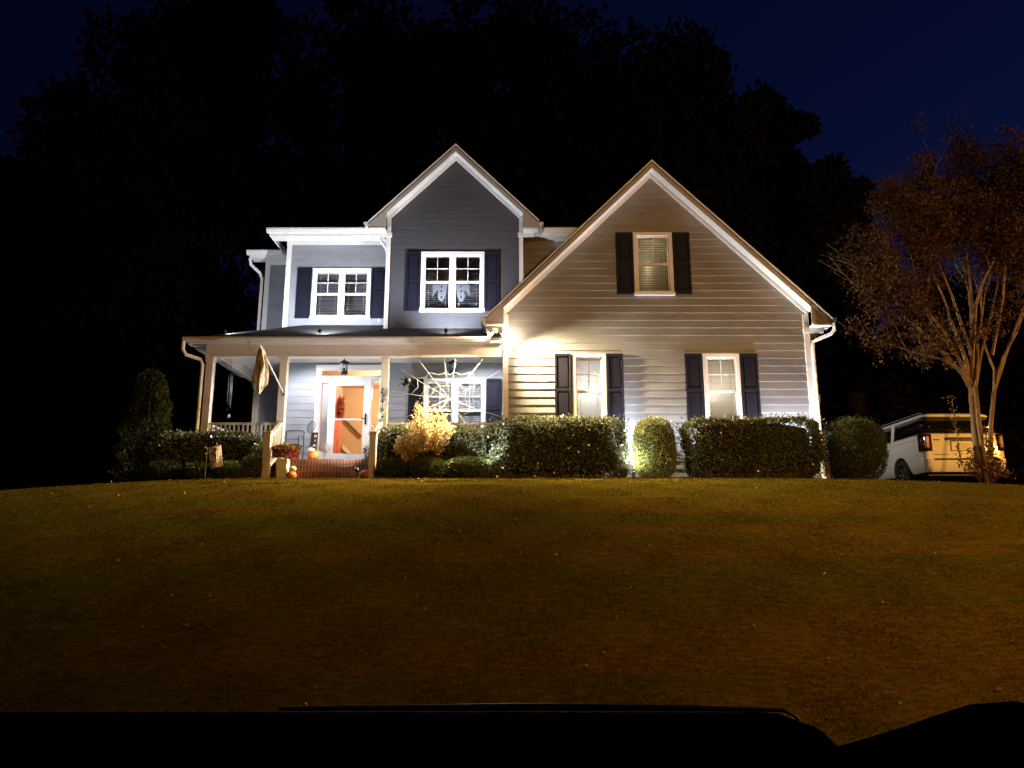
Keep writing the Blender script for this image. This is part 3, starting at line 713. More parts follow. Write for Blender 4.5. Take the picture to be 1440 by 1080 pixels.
# street lamp across the road, behind and right of the camera
def street_lamp():
    b = Vector((10.8, -4.6, -1.56)); t = empty('street_lamp', b, 'tall street lamp with orange sodium head beside the road', 'street lamp')
    m = MB(); m.tube([b, b + Vector((0, 0, 4)), b + Vector((0, 0, 9.2))], [.11, .09, .06], 12); m.lathe([(.2, 0), (.2, .25), (.12, .35)], b, 12); part('pole', m, METW, t, True)
    m = MB(); m.tube([b + Vector((0, 0, 9.0)), b + Vector((-.3, .5, 9.5)), b + Vector((-.9, 1.3, 9.7))], .035, 8); part('arm', m, METW, t, True)
    h = b + Vector((-1.0, 1.5, 9.7)); m = MB(); m.lathe([(.05, .12), (.16, .08), (.2, 0)], h, 12, sx=.9, sy=1.5); part('lamp_head', m, METW, t, True)
    m = MB(); m.lathe([(.17, -.005), (.14, -.07), (.04, -.1)], h, 12, sx=.9, sy=1.5); part('lens', m, mat('sodium lens', (.9, .6, .2), .4, emit=ORANGE, es=60), t, True)
    spot('street_lamp_beam', h - Vector((0, 0, .14)), (10.0, 17, 1.5), 5600, 130, ORANGE, 1, .12)
street_lamp()
def added_lamp_post():  # added lamp out of view, throws orange light on the parked car
    b = Vector((17.0, 12.6, g(17, 12.6))); t = empty('added_lamp_post', b, 'unseen added lamp post with orange lantern to the right of the lawn', 'lamp post')
    m = MB(); m.tube([b - Vector((0, 0, .1)), b + Vector((0, 0, 2.9))], [.05, .04], 10); m.lathe([(.11, 0), (.11, .12), (.06, .2)], b, 12); part('pole', m, BLACK, t, True)
    h = b + Vector((0, 0, 2.9)); m = MB(); m.lathe([(.12, 0), (.12, .02)], h, 12); m.lathe([(.17, .38), (.17, .40), (.03, .52)], h, 12)
    for k in range(6): a = k * math.pi / 3; m.tube([h + Vector((.12 * math.cos(a), .12 * math.sin(a), .02)), h + Vector((.15 * math.cos(a), .15 * math.sin(a), .38))], .008, 5)
    part('lantern_frame', m, BLACK, t)
    m = MB(); ball(m, h + Vector((0, 0, .2)), .075); part('globe', m, mat('orange lamp globe', (.9, .6, .2), .4, emit=(1, .45, .08), es=30), t, True)
    L = bpy.data.lights.new('lamp post', 'POINT'); L.energy = 1500; L.color = (1, .44, .07); L.shadow_soft_size = .08
    o = bpy.data.objects.new('added_lamp_post_light', L); sc.collection.objects.link(o); o.location = h + Vector((-.22, .1, .2))
def ball(m, c, r, n=14, sq=1, ribs=0, amp=0):
    m.lathe([(max(.004, r * math.sin(a)), -r * sq * math.cos(a)) for a in np.linspace(.05, math.pi - .05, 9)], c, n, ribs, amp)
added_lamp_post()
def fill_attic():
    for x, z, e, c in ((1.85, 3.7, 70, (1, .95, .88)), (5.02, 3.7, 40, (1, .88, .68))):
        L = bpy.data.lights.new('room lamp', 'POINT'); L.energy = e; L.color = c; L.shadow_soft_size = .08
        o = bpy.data.objects.new('room_light', L); sc.collection.objects.link(o); o.location = (x, 18.75, z)
    L = bpy.data.lights.new('attic lamp', 'POINT'); L.energy = 9; L.color = (1, .8, .4); L.shadow_soft_size = .05
    o = bpy.data.objects.new('attic_room_light', L); sc.collection.objects.link(o); o.location = (3.5, 18.5, 7.3)
fill_attic()

# ------------------------------------------------------------------ plants
HLEAF = leaf_mat('glossy hedge leaf', (.030, .042, .016), (.19, .21, .12), .18, .9)  # pale end of the range puts leaf highlights into the colour
DLEAF = leaf_mat('dark conifer leaf', (.014, .024, .008), (.04, .055, .015), .6, .3)
BOXL = leaf_mat('boxwood leaf', (.035, .055, .012), (.10, .13, .03), .45, .4)
LIME = leaf_mat('lime globe leaf', (.11, .125, .02), (.27, .28, .06), .5, .4)
YEL = leaf_mat('golden bush leaf', (.62, .42, .15), (.85, .72, .42), .5, .3, 3.0, .4)
def stems(m, cx, cy, zb, ht, spread, n, r=.012):
    for k in range(n):
        a = random.uniform(0, 6.28); q = random.uniform(.3, 1) * spread
        m.tube([(cx + .04 * math.cos(a), cy + .04 * math.sin(a), zb - .03), (cx + .4 * q * math.cos(a), cy + .4 * q * math.sin(a), zb + ht * .45), (cx + q * math.cos(a), cy + q * math.sin(a) * .6, zb + ht * .85)], [r, r * .7, r * .35], 5)
def hedge(x0, x1, y0, y1, ht, label, n, name='hedge', mtl=HLEAF, size=.065, rnd=7.0, group=None, wob=.085, cat='hedge', lift=.02, aspect=.5):
    """leaves crowd the surface of a rounded box"""
    cx, cy = (x0 + x1) / 2, (y0 + y1) / 2; zb = g(cx, y0) ; t = empty(name, (cx, cy, zb), label, cat, group)
    n = int(n * 2.2); U = rng.normal(0, 1, (n, 3)); U[:, 1] = np.where(rng.random(n) < .45, -np.abs(U[:, 1]), U[:, 1]); U /= (np.sum(np.abs(U) ** rnd, 1) ** (1 / rnd))[:, None]
    rad = 1 - np.abs(rng.normal(0, .07, n)); rad = np.where(rng.random(n) < .12, rng.uniform(.6, 1, n), rad)
    rad = np.where(rng.random(n) < .05, rng.uniform(1.0, 1.13, n), rad)
    Wb = noise3(U * 1.0 + cx, int(abs(cx) * 31) + 1, 2.4) * wob
    Pn = U * (rad + Wb)[:, None]
    hw = np.array([(x1 - x0) / 2, (y1 - y0) / 2, ht / 2])
    C = Pn * hw + np.array([cx, cy, zb + ht / 2 + lift]); 
    keep = C[:, 2] > zb + .02; C = C[keep]; U = U[keep]
    U = U / np.linalg.norm(U, axis=1)[:, None]
    V, Q = leaves(C, U, size, aspect, .75); fast_mesh('foliage', V, Q, mtl, t)
    # twiggy inner mass that closes the hedge
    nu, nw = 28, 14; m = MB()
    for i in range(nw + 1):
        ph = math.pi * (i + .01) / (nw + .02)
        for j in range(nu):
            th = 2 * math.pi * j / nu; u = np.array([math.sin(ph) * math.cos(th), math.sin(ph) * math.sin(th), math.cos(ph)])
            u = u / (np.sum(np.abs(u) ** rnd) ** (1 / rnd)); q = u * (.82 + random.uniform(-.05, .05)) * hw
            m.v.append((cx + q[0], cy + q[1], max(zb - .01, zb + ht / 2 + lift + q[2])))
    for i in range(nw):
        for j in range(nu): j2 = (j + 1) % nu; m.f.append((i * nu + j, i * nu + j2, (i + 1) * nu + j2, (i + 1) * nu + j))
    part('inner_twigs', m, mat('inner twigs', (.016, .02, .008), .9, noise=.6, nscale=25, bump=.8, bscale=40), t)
    m = MB(); k = max(2, int((x1 - x0) / .45))
    for i in range(k): stems(m, x0 + (i + .5) * (x1 - x0) / k, cy, zb, ht * .8, .25, 5)
    part('stems', m, DBARK, t, True); return t
def px(x, Y, y=640): return P(x, y, Y).x
hg = 'clipped hedges along the house'
hedge(px(222, 17.5), px(368, 17.5), 17.25, 17.85, P(300, 611, 17.5).z - g(-7, 17.3), 'dark clipped hedge before the left porch railing', 5200, group=hg)
hedge(px(530, 17.5), px(692, 17.5), 17.25, 17.9, P(600, 603, 17.5).z - g(-2, 17.3), 'glossy hedge below the spider web and behind the golden bush', 7500, group=hg)
hedge(px(690, 17.35), px(879, 17.35), 16.95, 17.8, P(780, 590, 17.3).z - g(1, 17), 'tall glossy hedge below the left lower window of the right gable', 10000, group=hg)
hedge(px(961, 17.35), px(1148, 17.35), 16.85, 17.52, P(1050, 593, 17.3).z - g(5.5, 17), 'tall glossy hedge below the right lower window of the right gable', 10000, group=hg)
lg = 'low mounded shrubs'
def mound(x0, x1, y, Y, label, n=1900, mtl=BOXL, rnd=2.3, size=.04, group=lg, name='shrub', d=.6):
    a, b = px(x0, Y, 660), px(x1, Y, 660); zg = g((a + b) / 2, Y - d / 2); return hedge(a, b, Y - d / 2, Y + d / 2, P(0, y, Y).z - zg, label, n, name, mtl, size, rnd, group, .05, 'shrub', 0)
mound(531, 576, 645, 17.0, 'darkest low round shrub beside the right newel post')
mound(575, 627, 644, 16.95, 'low round shrub below the golden bush')
mound(626, 692, 643, 16.95, 'widest low round shrub before the web hedge', 2500)
mound(262, 302, 650, 17.0, 'low shrub left of the garden flag')
mound(299, 350, 649, 17.0, 'pale green mounded shrub right of the garden flag', 2200)
mound(196, 264, 650, 17.1, 'low dark shrub at the foot of the tall conifer', 1800, DLEAF)
mound(340, 372, 640, 17.15, 'small leafy shrub against the left newel post', 1500, HLEAF)
mound(892, 950, 590, 17.24, 'bright lime green globe shrub standing alone between two hedges', 5200, LIME, 3.0, .04, None, 'globe_shrub', .74)
mound(1163, 1244, 590, 17.0, 'dense dark green rounded box shrub left of the white car', 9000, leaf_mat('fine box leaf', (.02, .032, .008), (.06, .08, .02), .55, .3), 2.7, .035, None, 'box_shrub', 1.1)
# golden bush: arching sprays of narrow leaves
def golden():
    Y = 17.05; cx = px(592, Y, 620); zb = g(cx, Y); t = empty('golden_bush', (cx, Y, zb), 'golden yellow bush of arching narrow leaves lit by the flood light', 'bush')
    C = []; N = []; m = MB()
    zt = P(600, 562, Y).z
    for k in range(95):
        a = random.uniform(0, 6.28); s = random.random() ** .5; ex = .68 * s * math.cos(a) + .06; ey = .4 * s * math.sin(a)
        h = (zt - zb) * (1 - .38 * s ** 2 - (.22 if ex < -.25 else 0)) * random.uniform(.8, 1.04)
        pts = [Vector((cx + ex * q ** .8, Y + ey * q ** .8, zb + h * (q ** .75))) for q in np.linspace(0, 1, 9)]
        m.tube(pts, [.010 - .008 * i / 9 for i in range(9)], 4)
        for i in range(75):
            q = random.uniform(.42, 1); j = q * 8; i0 = min(7, int(j)); p = pts[i0].lerp(pts[i0 + 1], j - i0); b = random.uniform(0, 6.28)
            C.append((p.x + random.gauss(0, .03), p.y + random.gauss(0, .03), p.z + random.gauss(0, .03))); N.append((math.cos(b), math.sin(b), .5))
    V, Q = leaves(np.array(C), np.array(N), .085, .24, .4, .2); fast_mesh('foliage', V, Q, YEL, t); part('stems', m, DBARK, t, True)
golden()
# tall conifer at the left
def conifer():
    Y = 17.6; cx = px(203, Y, 640); zb = g(cx, Y); top = P(0, 522, Y).z; h = top - zb
    t = empty('conifer', (cx, Y, zb), 'tall dark column shaped conifer left of the porch', 'conifer')
    n = 12000; q = rng.random(n) ** .8; r = (.62 * (1 - q) ** .45 + .05) * (.9 + .1 * np.sin(q * 30)); th = rng.uniform(0, 6.28, n)
    r *= 1 + .16 * np.sin(th * 3 + q * 9) + .1 * np.sin(th * 7 - q * 17); rr = r * (1 - np.abs(rng.normal(0, .15, n)))
    C = np.stack([cx + rr * np.cos(th), Y + rr * np.sin(th), zb + q * h], 1); N = np.stack([np.cos(th), np.sin(th), np.ones(n) * .9], 1)
    V, Q = leaves(C, N, .08, .3, .35); fast_mesh('crown', V, Q, DLEAF, t)
    m = MB(); m.tube([(cx, Y, zb - .1), (cx, Y, zb + h * .9)], [.07, .015], 8); part('trunk', m, DBARK, t, True)
conifer()

# crape myrtle at the right
def crape():
    Y0 = 16.75; b = Vector((px(1386, Y0, 684), Y0, 0)); b.z = g(b.x, b.y)
    t = empty('crape_myrtle', b, 'multi stemmed crape myrtle with sparse reddish leaves in front of the white car', 'tree')
    m = MB(); tips = []
    def A(x, y, Y): return P(x, y, Y)
    def grow(p, d, L, r, lev):
        n = 5; pts = [p]; rs = [r]; dd = d.copy()
        for i in range(n):
            dd = (dd + Vector((random.gauss(0, .09), random.gauss(0, .09), random.gauss(.03, .05)))).normalized()
            pts.append(pts[-1] + dd * L / n); rs.append(r * (1 - .5 * (i + 1) / n))
        m.tube(pts, rs, 7 if lev < 2 else 5, cap=False)
        if lev >= 2: tips.extend(pts[1:])
        if lev >= 4: return
        for k in range(3 if lev < 3 else 3):
            i = random.choice((3, 4, 5, 5)); a = random.uniform(0, 6.28)
            o = Vector((math.cos(a), math.sin(a), random.uniform(-.1, .6)))
            nd = (dd * 1.0 + o * random.uniform(.35, .75)).normalized()
            grow(pts[i], nd, L * random.uniform(.6, .85), rs[i] * .68, lev + 1)
    trunks = [([(1382, 686), (1377, 655), (1372, 620), (1366, 552)], .085, 16.75, ((1352, 510), (1366, 440), (1372, 430), (1345, 470))),
              ([(1392, 686), (1394, 655), (1393, 600), (1398, 550)], .06, 16.9, ((1390, 500), (1412, 500), (1440, 430))),
              ([(1387, 686), (1384, 650), (1376, 590), (1372, 545)], .06, 16.6, ((1375, 480), (1392, 450)))]
    for pl, r, Y, ends in trunks:
        pts = [A(x, y, Y + random.uniform(-.05, .05)) for x, y in pl]; pts[0].z = g(pts[0].x, pts[0].y) - .05
        m.tube(pts, [r, r * .9, r * .82, r * .75], 9)
        for ex, ey in ends:
            e = A(ex, ey, Y + random.uniform(-.5, .5)); s = pts[-1]; mid = s.lerp(e, .5) + Vector((random.gauss(0, .04), 0, .05))
            m.tube([s, mid, e], [r * .62, r * .52, r * .42], 7, cap=False)
            grow(e, (e - mid).normalized(), 1.5, r * .42, 1)
    # long arching branch to the left
    for pl in ([(1368, 555), (1350, 520), (1325, 505), (1300, 500), (1275, 492)], [(1366, 540), (1330, 500), (1290, 460), (1262, 440), (1225, 420)], [(1368, 545), (1330, 470), (1290, 420), (1262, 398), (1245, 388)], [(1366, 500), (1340, 420), (1315, 360), (1300, 300)], [(1370, 480), (1365, 400), (1355, 330), (1350, 270)], [(1395, 500), (1410, 420), (1415, 340), (1420, 260)]):
        pts = [A(x, y, 16.6 + .15 * random.uniform(-1, 1) - .1 * i) for i, (x, y) in enumerate(pl)]
        m.tube(pts, [.04 - .03 * i / len(pts) for i in range(len(pts))], 6, cap=False)
        for p in pts[2:]:
            for k in range(2): grow(p, Vector((random.uniform(-.8, .4), random.uniform(-.6, .6), random.uniform(.1, .8))).normalized(), random.uniform(.7, 1.1), .014, 3)
    part('trunk', m, BARK, t, True)
    T = np.array([tuple(p) for p in tips]); k = 80000
    T = T[T[:, 0] > 7.5]; K = T[rng.integers(0, len(T), 2600)] + rng.normal(0, .16, (2600, 3)); C = K[rng.integers(0, len(K), k)] + rng.normal(0, .085, (k, 3))
    C = C[(C[:, 2] > 3.0)]
    V, Q = leaves(C, rng.normal(0, 1, (len(C), 3)), .075, .5, .6, .3)
    fast_mesh('crown', V, Q, leaf_mat('rusty crape leaf', (.022, .011, .005), (.050, .023, .010), .65, .25), t)
    # leafy suckers round the foot
    s = empty('sucker_shrub', b + Vector((.1, -.1, 0)), 'leafy low suckers spreading round the foot of the crape myrtle', 'shrub')
    m2 = MB(); C = []; 
    for q in range(46):
        a = random.uniform(0, 6.28); rr = random.uniform(.15, .62); hh = random.uniform(.3, .85) * (1.2 - rr)
        p0 = b + Vector((.12 * math.cos(a), .08 * math.sin(a), 0)); p1 = b + Vector((rr * math.cos(a), rr * .6 * math.sin(a), hh))
        pts = [p0, p0.lerp(p1, .5) + Vector((0, 0, .08)), p1]; m2.tube(pts, [.008, .006, .003], 4)
        for j in range(26): C.append(tuple(pts[1].lerp(p1, random.random()) + Vector((random.gauss(0, .05), random.gauss(0, .05), random.gauss(0, .05)))))
    for x0, y0, x1, y1 in ((1352, 655, 1338, 556), (1390, 640, 1385, 600), (1400, 655, 1390, 615)):  # long leafy shoots
        p0, p1 = A(x0, y0, 16.6), A(x1, y1, 16.6); p0b = b + Vector((-.2, -.1, .1)); m2.tube([p0b, p0, p1], [.008, .007, .004], 5)
        for j in range(130): C.append(tuple(p0.lerp(p1, random.random()) + Vector((random.gauss(0, .045), random.gauss(0, .045), 0))))
    V, Q = leaves(np.array(C), rng.normal(0, 1, (len(C), 3)), .07, .5, .6)
    fast_mesh('foliage', V, Q, leaf_mat('sucker leaf', (.05, .035, .012), (.16, .09, .04), .4, .5), s); part('stems', m2, BARK, s, True)
crape()

# big trees behind the house
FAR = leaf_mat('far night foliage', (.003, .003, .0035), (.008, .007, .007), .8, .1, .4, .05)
def big_tree(cx, Y, top, rad, label, n=9000, base=None):
    zb = g(cx, Y) - .3; t = empty('oak_tree', (cx, Y, zb), label, 'tree', 'dark trees behind the house'); m = MB(); h = top - zb
    m.tube([(cx, Y, zb), (cx + .2, Y, zb + h * .35), (cx, Y, zb + h * .6), (cx + .1, Y, zb + h * .8)], [.5, .36, .22, .08], 9)
    cl = []
    for k in range(34):
        a = random.uniform(0, 6.28); e = random.uniform(-.75, 1) ; q = random.uniform(.45, .95); ce = math.sqrt(max(0, 1 - e * e * .9))
        c = Vector((cx + rad * q * ce * math.cos(a), Y + rad * q * ce * math.sin(a), zb + h * .62 + e * q * h * .36)); cl.append((c, rad * random.uniform(.22, .40)))
        s = Vector((cx, Y, zb + h * random.uniform(.3, .65))); m.tube([s, s.lerp(c, .5) + Vector((0, 0, .4)), c], [.12, .07, .03], 5, cap=False)
    cl.append((Vector((cx, Y, top - rad * .3)), rad * .34))
    part('trunk', m, DBARK, t, True)
    C = []; N = []
    per = int(n * 1.7) // len(cl)
    for c, r in cl:
        u = rng.normal(0, 1, (per, 3)); u /= np.linalg.norm(u, axis=1)[:, None]; q = r * rng.uniform(.55, 1.08, per)[:, None] * (1 + .25 * noise3(u, int(abs(c.x * 7 + c.z)) , 3))[:, None]
        C.append(np.array(c) + u * q); N.append(u)
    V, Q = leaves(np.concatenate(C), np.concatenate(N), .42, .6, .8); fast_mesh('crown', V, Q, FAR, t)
def bt(x, ytop, Y, radpx, label, n=9000):
    p = P(x, ytop, Y); big_tree(p.x, Y, p.z, radpx / 1000 * Y, label, n)
def undergrowth():
    n = 45000; X = rng.uniform(-42, 46, n); top = 3.8 + 1.3 * noise3(np.stack([X * .8, X * 0, X * 0], 1), 9, 1.0)
    Z = rng.random(n) ** .8 * (top + 1) - 1; Y = 30.5 + rng.normal(0, .8, n); Z = Z + G(X, Y)
    V, Q = leaves(np.stack([X, Y, Z], 1), rng.normal(0, 1, (n, 3)), .45, .6, .8)
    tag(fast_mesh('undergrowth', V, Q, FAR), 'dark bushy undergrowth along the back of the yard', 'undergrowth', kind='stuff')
undergrowth()
def far_wood():
    n = 90000; X = rng.uniform(-75, 75, n); top = 12.5 + 2.6 * noise3(np.stack([X * .35, X * 0, X * 0], 1), 5, 1.0)
    Z = rng.random(n) ** .8 * top - 2; Y = 48 + rng.normal(0, 1.2, n) - 4 * (1 - (X / 75) ** 2)
    V, Q = leaves(np.stack([X, Y, Z], 1), rng.normal(0, 1, (n, 3)), .9, .7, .8)
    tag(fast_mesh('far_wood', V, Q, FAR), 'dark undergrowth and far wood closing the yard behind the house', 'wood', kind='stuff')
far_wood()
bt(170, 35, 34, 135, 'dark tree furthest left behind the house')
bt(330, -60, 32, 150, 'very tall dark tree rising behind the left upper window')
bt(500, -30, 34, 130, 'dark tree rising behind the left end of the dark gable')
bt(690, -20, 33, 165, 'tall dark tree directly behind the dark gable', 12000)
bt(960, 52, 33, 135, 'broad round dark tree behind the right gable peak', 12000)
bt(1070, 130, 36, 70, 'narrower dark tree right of the right gable peak')
bt(1165, 232, 30, 62, 'smaller dark tree beyond the right corner of the house')
bt(1135, 168, 34, 34, 'thin topped dark tree standing clear against the blue sky', 2500)
bt(820, 30, 40, 150, 'dark tree furthest back between the two gables')
bt(60, 300, 40, 130, 'low dark tree at the left edge of the yard')
bt(1330, 390, 42, 110, 'low dark tree behind the white car')
bt(1460, 350, 40, 110, 'low dark tree at the right edge beyond the car')
bt(230, 330, 30, 120, 'low dark tree behind the conifer')
bt(-60, 420, 34, 90, 'low dark tree leaving the picture at the left')

# ------------------------------------------------------------------ white car on the driveway
def suv():
    ox, oy = 11.25, 19.0; oz = g(11.2, 20) + .02; rotz = R(-1.5)
    t = empty('parked_car', (ox, oy, oz), 'large white sport utility car parked on the driveway, seen from behind', 'car')
    cr, sr = math.cos(rotz), math.sin(rotz)
    def W(v): return (ox + v[0] * cr - v[1] * sr, oy + v[0] * sr + v[1] * cr, oz + v[2])
    def tr(m): m.v = [W(v) for v in m.v]; return m
    def outline(yr, yf, hw, rr, rf, n=7):
        pts = []
        for cx, cy, r, a0 in ((hw - rr, yr + rr, rr, -90), (hw - rf, yf - rf, rf, 0), (-hw + rf, yf - rf, rf, 90), (-hw + rr, yr + rr, rr, 180)):
            for k in range(n):
                a = R(a0 + 90 * k / (n - 1)); pts.append((cx + r * math.cos(a), cy + r * math.sin(a)))
        return pts
    def loft(levels):
        m = MB(); n = None
        for z, yr, yf, hw, rr, rf in levels:
            o = outline(yr, yf, hw, rr, rf); n = len(o); m.v += [(x, y, z) for x, y in o]
        for i in range(len(levels) - 1):
            for k in range(n):
                k2 = (k + 1) % n; m.f.append((i * n + k, i * n + k2, (i + 1) * n + k2, (i + 1) * n + k))
        m.f.append(tuple(range(n - 1, -1, -1))); e = (len(levels) - 1) * n; m.f.append(tuple(e + k for k in range(n))); return m
    PAINT = mat('white car paint', (.78, .78, .76), .22, spec=.5, noise=.02, nscale=4, coat=.6)
    GL = mat('dark car glass', (.006, .006, .007), .06, spec=.6, noise=.1, nscale=3)
    TY = mat('tyre rubber', (.015, .015, .015), .85, noise=.3, nscale=20); CH = mat('chrome', (.7, .7, .7), .12, metal=1, noise=.05, nscale=8)
    DK = mat('black car trim', (.015, .015, .015), .5, noise=.2, nscale=12)
    lower = loft([(.42, .07, 5.45, .94, .16, .3), (.50, .015, 5.55, .99, .18, .32), (.62, -.02, 5.6, 1.02, .2, .34), (.74, -.02, 5.6, 1.025, .2, .34), (.76, .03, 5.58, 1.03, .2, .34),
                  (1.05, .03, 5.56, 1.03, .2, .36), (1.18, .035, 5.5, 1.02, .2, .4), (1.24, .04, 5.35, 1.01, .2, .42)])
    ob = part('body', tr(lower), PAINT, None, True)
    cut = MB()
    for cy in (1.28, 4.62):
        for sx in (-1, 1):
            cut.tube([(sx * .72, cy, .43), (sx * 1.2, cy, .43)], .47, 28)
    co = part('cutter', tr(cut), PAINT)
    b = ob.modifiers.new('b', 'BOOLEAN'); b.operation = 'DIFFERENCE'; b.object = co; b.solver = 'EXACT'
    bpy.context.view_layer.update(); dg = bpy.context.evaluated_depsgraph_get()
    me = bpy.data.meshes.new_from_object(ob.evaluated_get(dg)); me.materials.clear()
    bpy.data.objects.remove(ob); bpy.data.objects.remove(co)
    o = link('body', me, PAINT, t); 
    me.polygons.foreach_set('use_smooth', [True] * len(me.polygons)); me.set_sharp_from_angle(angle=R(35))
    m = loft([(1.20, .05, 4.3, 1.0, .2, .3), (1.37, .055, 4.15, .995, .2, .3)]); part('shoulder', tr(m), PAINT, t, True)
    m = loft([(1.371, .07, 4.1, .975, .2, .3), (1.84, .27, 3.45, .83, .2, .3)]); part('window_glass', tr(m), GL, t, True)
    m = loft([(1.83, .20, 3.5, .855, .22, .3), (1.88, .24, 3.42, .84, .24, .3), (1.93, .36, 3.3, .76, .26, .3), (1.955, .6, 3.1, .6, .25, .25)]); part('roof', tr(m), PAINT, t, True)
    for sx in (-1, 1):
        for y0, y1, wd in ((1.62, 1.78, .17), (2.72, 2.78, .10)):
            m = MB(); pl = []
            for z, hw in ((1.36, .985), (1.85, .838)):
                dy = (y1 - y0) * (z - 1.36) / .49
                pl += [(sx * (hw - .01), y0 + dy, z), (sx * (hw + .008), y0 + dy, z), (sx * (hw + .008), y0 + dy + wd, z), (sx * (hw - .01), y0 + dy + wd, z)]
            m.add(pl, [(0, 1, 2, 3), (7, 6, 5, 4), (0, 4, 5, 1), (1, 5, 6, 2), (2, 6, 7, 3), (3, 7, 4, 0)]); part('pillar', tr(m), PAINT, t)
        m = MB(); m.tube([(sx * .72, .55, 1.97), (sx * .72, .7, 2.0), (sx * .72, 2.9, 2.0), (sx * .72, 3.1, 1.95)], .02, 6); part('roof_rail', tr(m), CH, t, True)
        m = MB(); xo = sx * 1.03   # tail lamp: wraps the corner
        pl = [(sx * .80, .018), (sx * .93, .03), (sx * 1.01, .09), (sx * 1.045, .22), (sx * .99, .22), (sx * .8, .1)]
        if sx < 0: pl = pl[::-1]
        m.prismz(pl, .93, 1.36); tl = part('tail_lamp', tr(m), mat('red lamp lens', (.055, .004, .004), .12, spec=.8, noise=.2, nscale=30, coat=1), t, True)
        m = MB(); m.prismz([(x * 1.004 + 0, y - .006) for x, y in [(sx * .86, .0225), (sx * .93, .03), (sx * .965, .055), (sx * .9, .09)][::1 if sx > 0 else -1]], 1.02, 1.30); part('clear_lens', tr(m), mat('clear lamp lens', (.55, .45, .42), .1, spec=.9, noise=.3, nscale=40, coat=1), tl, True)
    m = MB(); m.box(-.42, .42, -.0, .028, 1.24, 1.275); part('chrome_bar', tr(m), CH, t, bevel=.004)
    m = MB(); m.box(-.44, .44, .012, .029, 1.20, 1.238); part('handle_recess', tr(m), DK, t)
    m = MB()
    for a in ((-.34, -.325, .93, 1.19), (.325, .34, .93, 1.19), (-.325, .325, .93, .945), (-.325, .325, 1.175, 1.19)): m.box(a[0], a[1], .014, .029, a[2], a[3])
    part('plate_frame', tr(m), DK, t)
    m = MB(); m.box(-.17, .17, .016, .029, .98, 1.13); part('number_plate', tr(m), mat('pale plate', (.5, .5, .48), .4, noise=.2, nscale=30), t)
    m = MB(); m.box(-.74, -.60, .016, .03, 1.2, 1.225); part('badge', tr(m), DK, t)
    m = MB(); m.box(-.80, .80, -.028, -.018, .70, .745); part('bumper_step', tr(m), DK, t)
    m = MB(); m.box(-.76, -.42, .018, .03, .835, .85); m.box(.42, .76, .018, .03, .835, .85); part('tailgate_seam', tr(m), DK, t)
    m = MB(); m.box(-.03, .03, .27, .30, 1.40, 1.42); m.tube([(0, .06, 1.42), (-.38, .085, 1.45)], .010, 5); part('rear_wiper', tr(m), DK, t)
    m = MB(); m.box(-.85, .85, .25, 5.2, .34, .419); part('underbody', tr(m), DK, t)
    for sx in (-1, 1):
        m = MB(); m.box(sx * 1.0 - .07, sx * 1.0 + .07, 1.85, 4.05, .36, .41); part('running_board', tr(m), DK, t, bevel=.01)
        m = MB(); m.prismz([(sx * 1.0, 3.55), (sx * 1.26, 3.52), (sx * 1.26, 3.66), (sx * 1.0, 3.72)], 1.34, 1.56); part('wing_mirror', tr(m), PAINT, t, bevel=.02)
        m = MB(); m.box(sx * 1.036 - .008, sx * 1.036 + .008, 2.05, 2.24, 1.18, 1.21); m.box(sx * 1.036 - .008, sx * 1.036 + .008, 3.1, 3.3, 1.18, 1.21); part('door_handle', tr(m), CH, t)
        for cy in (1.28, 4.62):
            m = MB(); prof = [(.25, -.13), (.36, -.14), (.405, -.10), (.41, 0), (.405, .10), (.36, .14), (.25, .13)]
            n = 32; o0 = []
            for r, a in prof:
                for k in range(n): th = 2 * math.pi * k / n; m.v.append((sx * .89 + a, cy + r * math.cos(th), .41 + r * math.sin(th)))
            for i in range(len(prof)):
                for k in range(n): k2 = (k + 1) % n; j = (i + 1) % len(prof); m.f.append((i * n + k, i * n + k2, j * n + k2, j * n + k))
            wh = part('wheel', tr(m), TY, t, True)
            m = MB(); f = sx * .89 + sx * .10
            m.tube([(f - sx * .06, cy, .41), (f - sx * .05, cy, .41)], .25, 24); part('brake_disc', tr(m), DK, wh)
            m = MB()
            for k in range(6):
                a = k * math.pi / 3 + .2
                for off in (-.10, .10):
                    m.tube([(f, cy + .05 * math.cos(a), .41 + .05 * math.sin(a)), (f + sx * .012, cy + .25 * math.cos(a + off), .41 + .25 * math.sin(a + off))], .018, 5)
            m.tube([(f - sx * .02, cy, .41), (f + sx * .02, cy, .41)], .055, 12)
            for k in range(24):
                a, b2 = 2 * math.pi * k / 24, 2 * math.pi * (k + 1) / 24
                m.tube([(f + sx * .01, cy + .252 * math.cos(a), .41 + .252 * math.sin(a)), (f + sx * .01, cy + .252 * math.cos(b2), .41 + .252 * math.sin(b2))], .012, 5, cap=False)
            part('rim', tr(m), CH, wh, True)
suv()

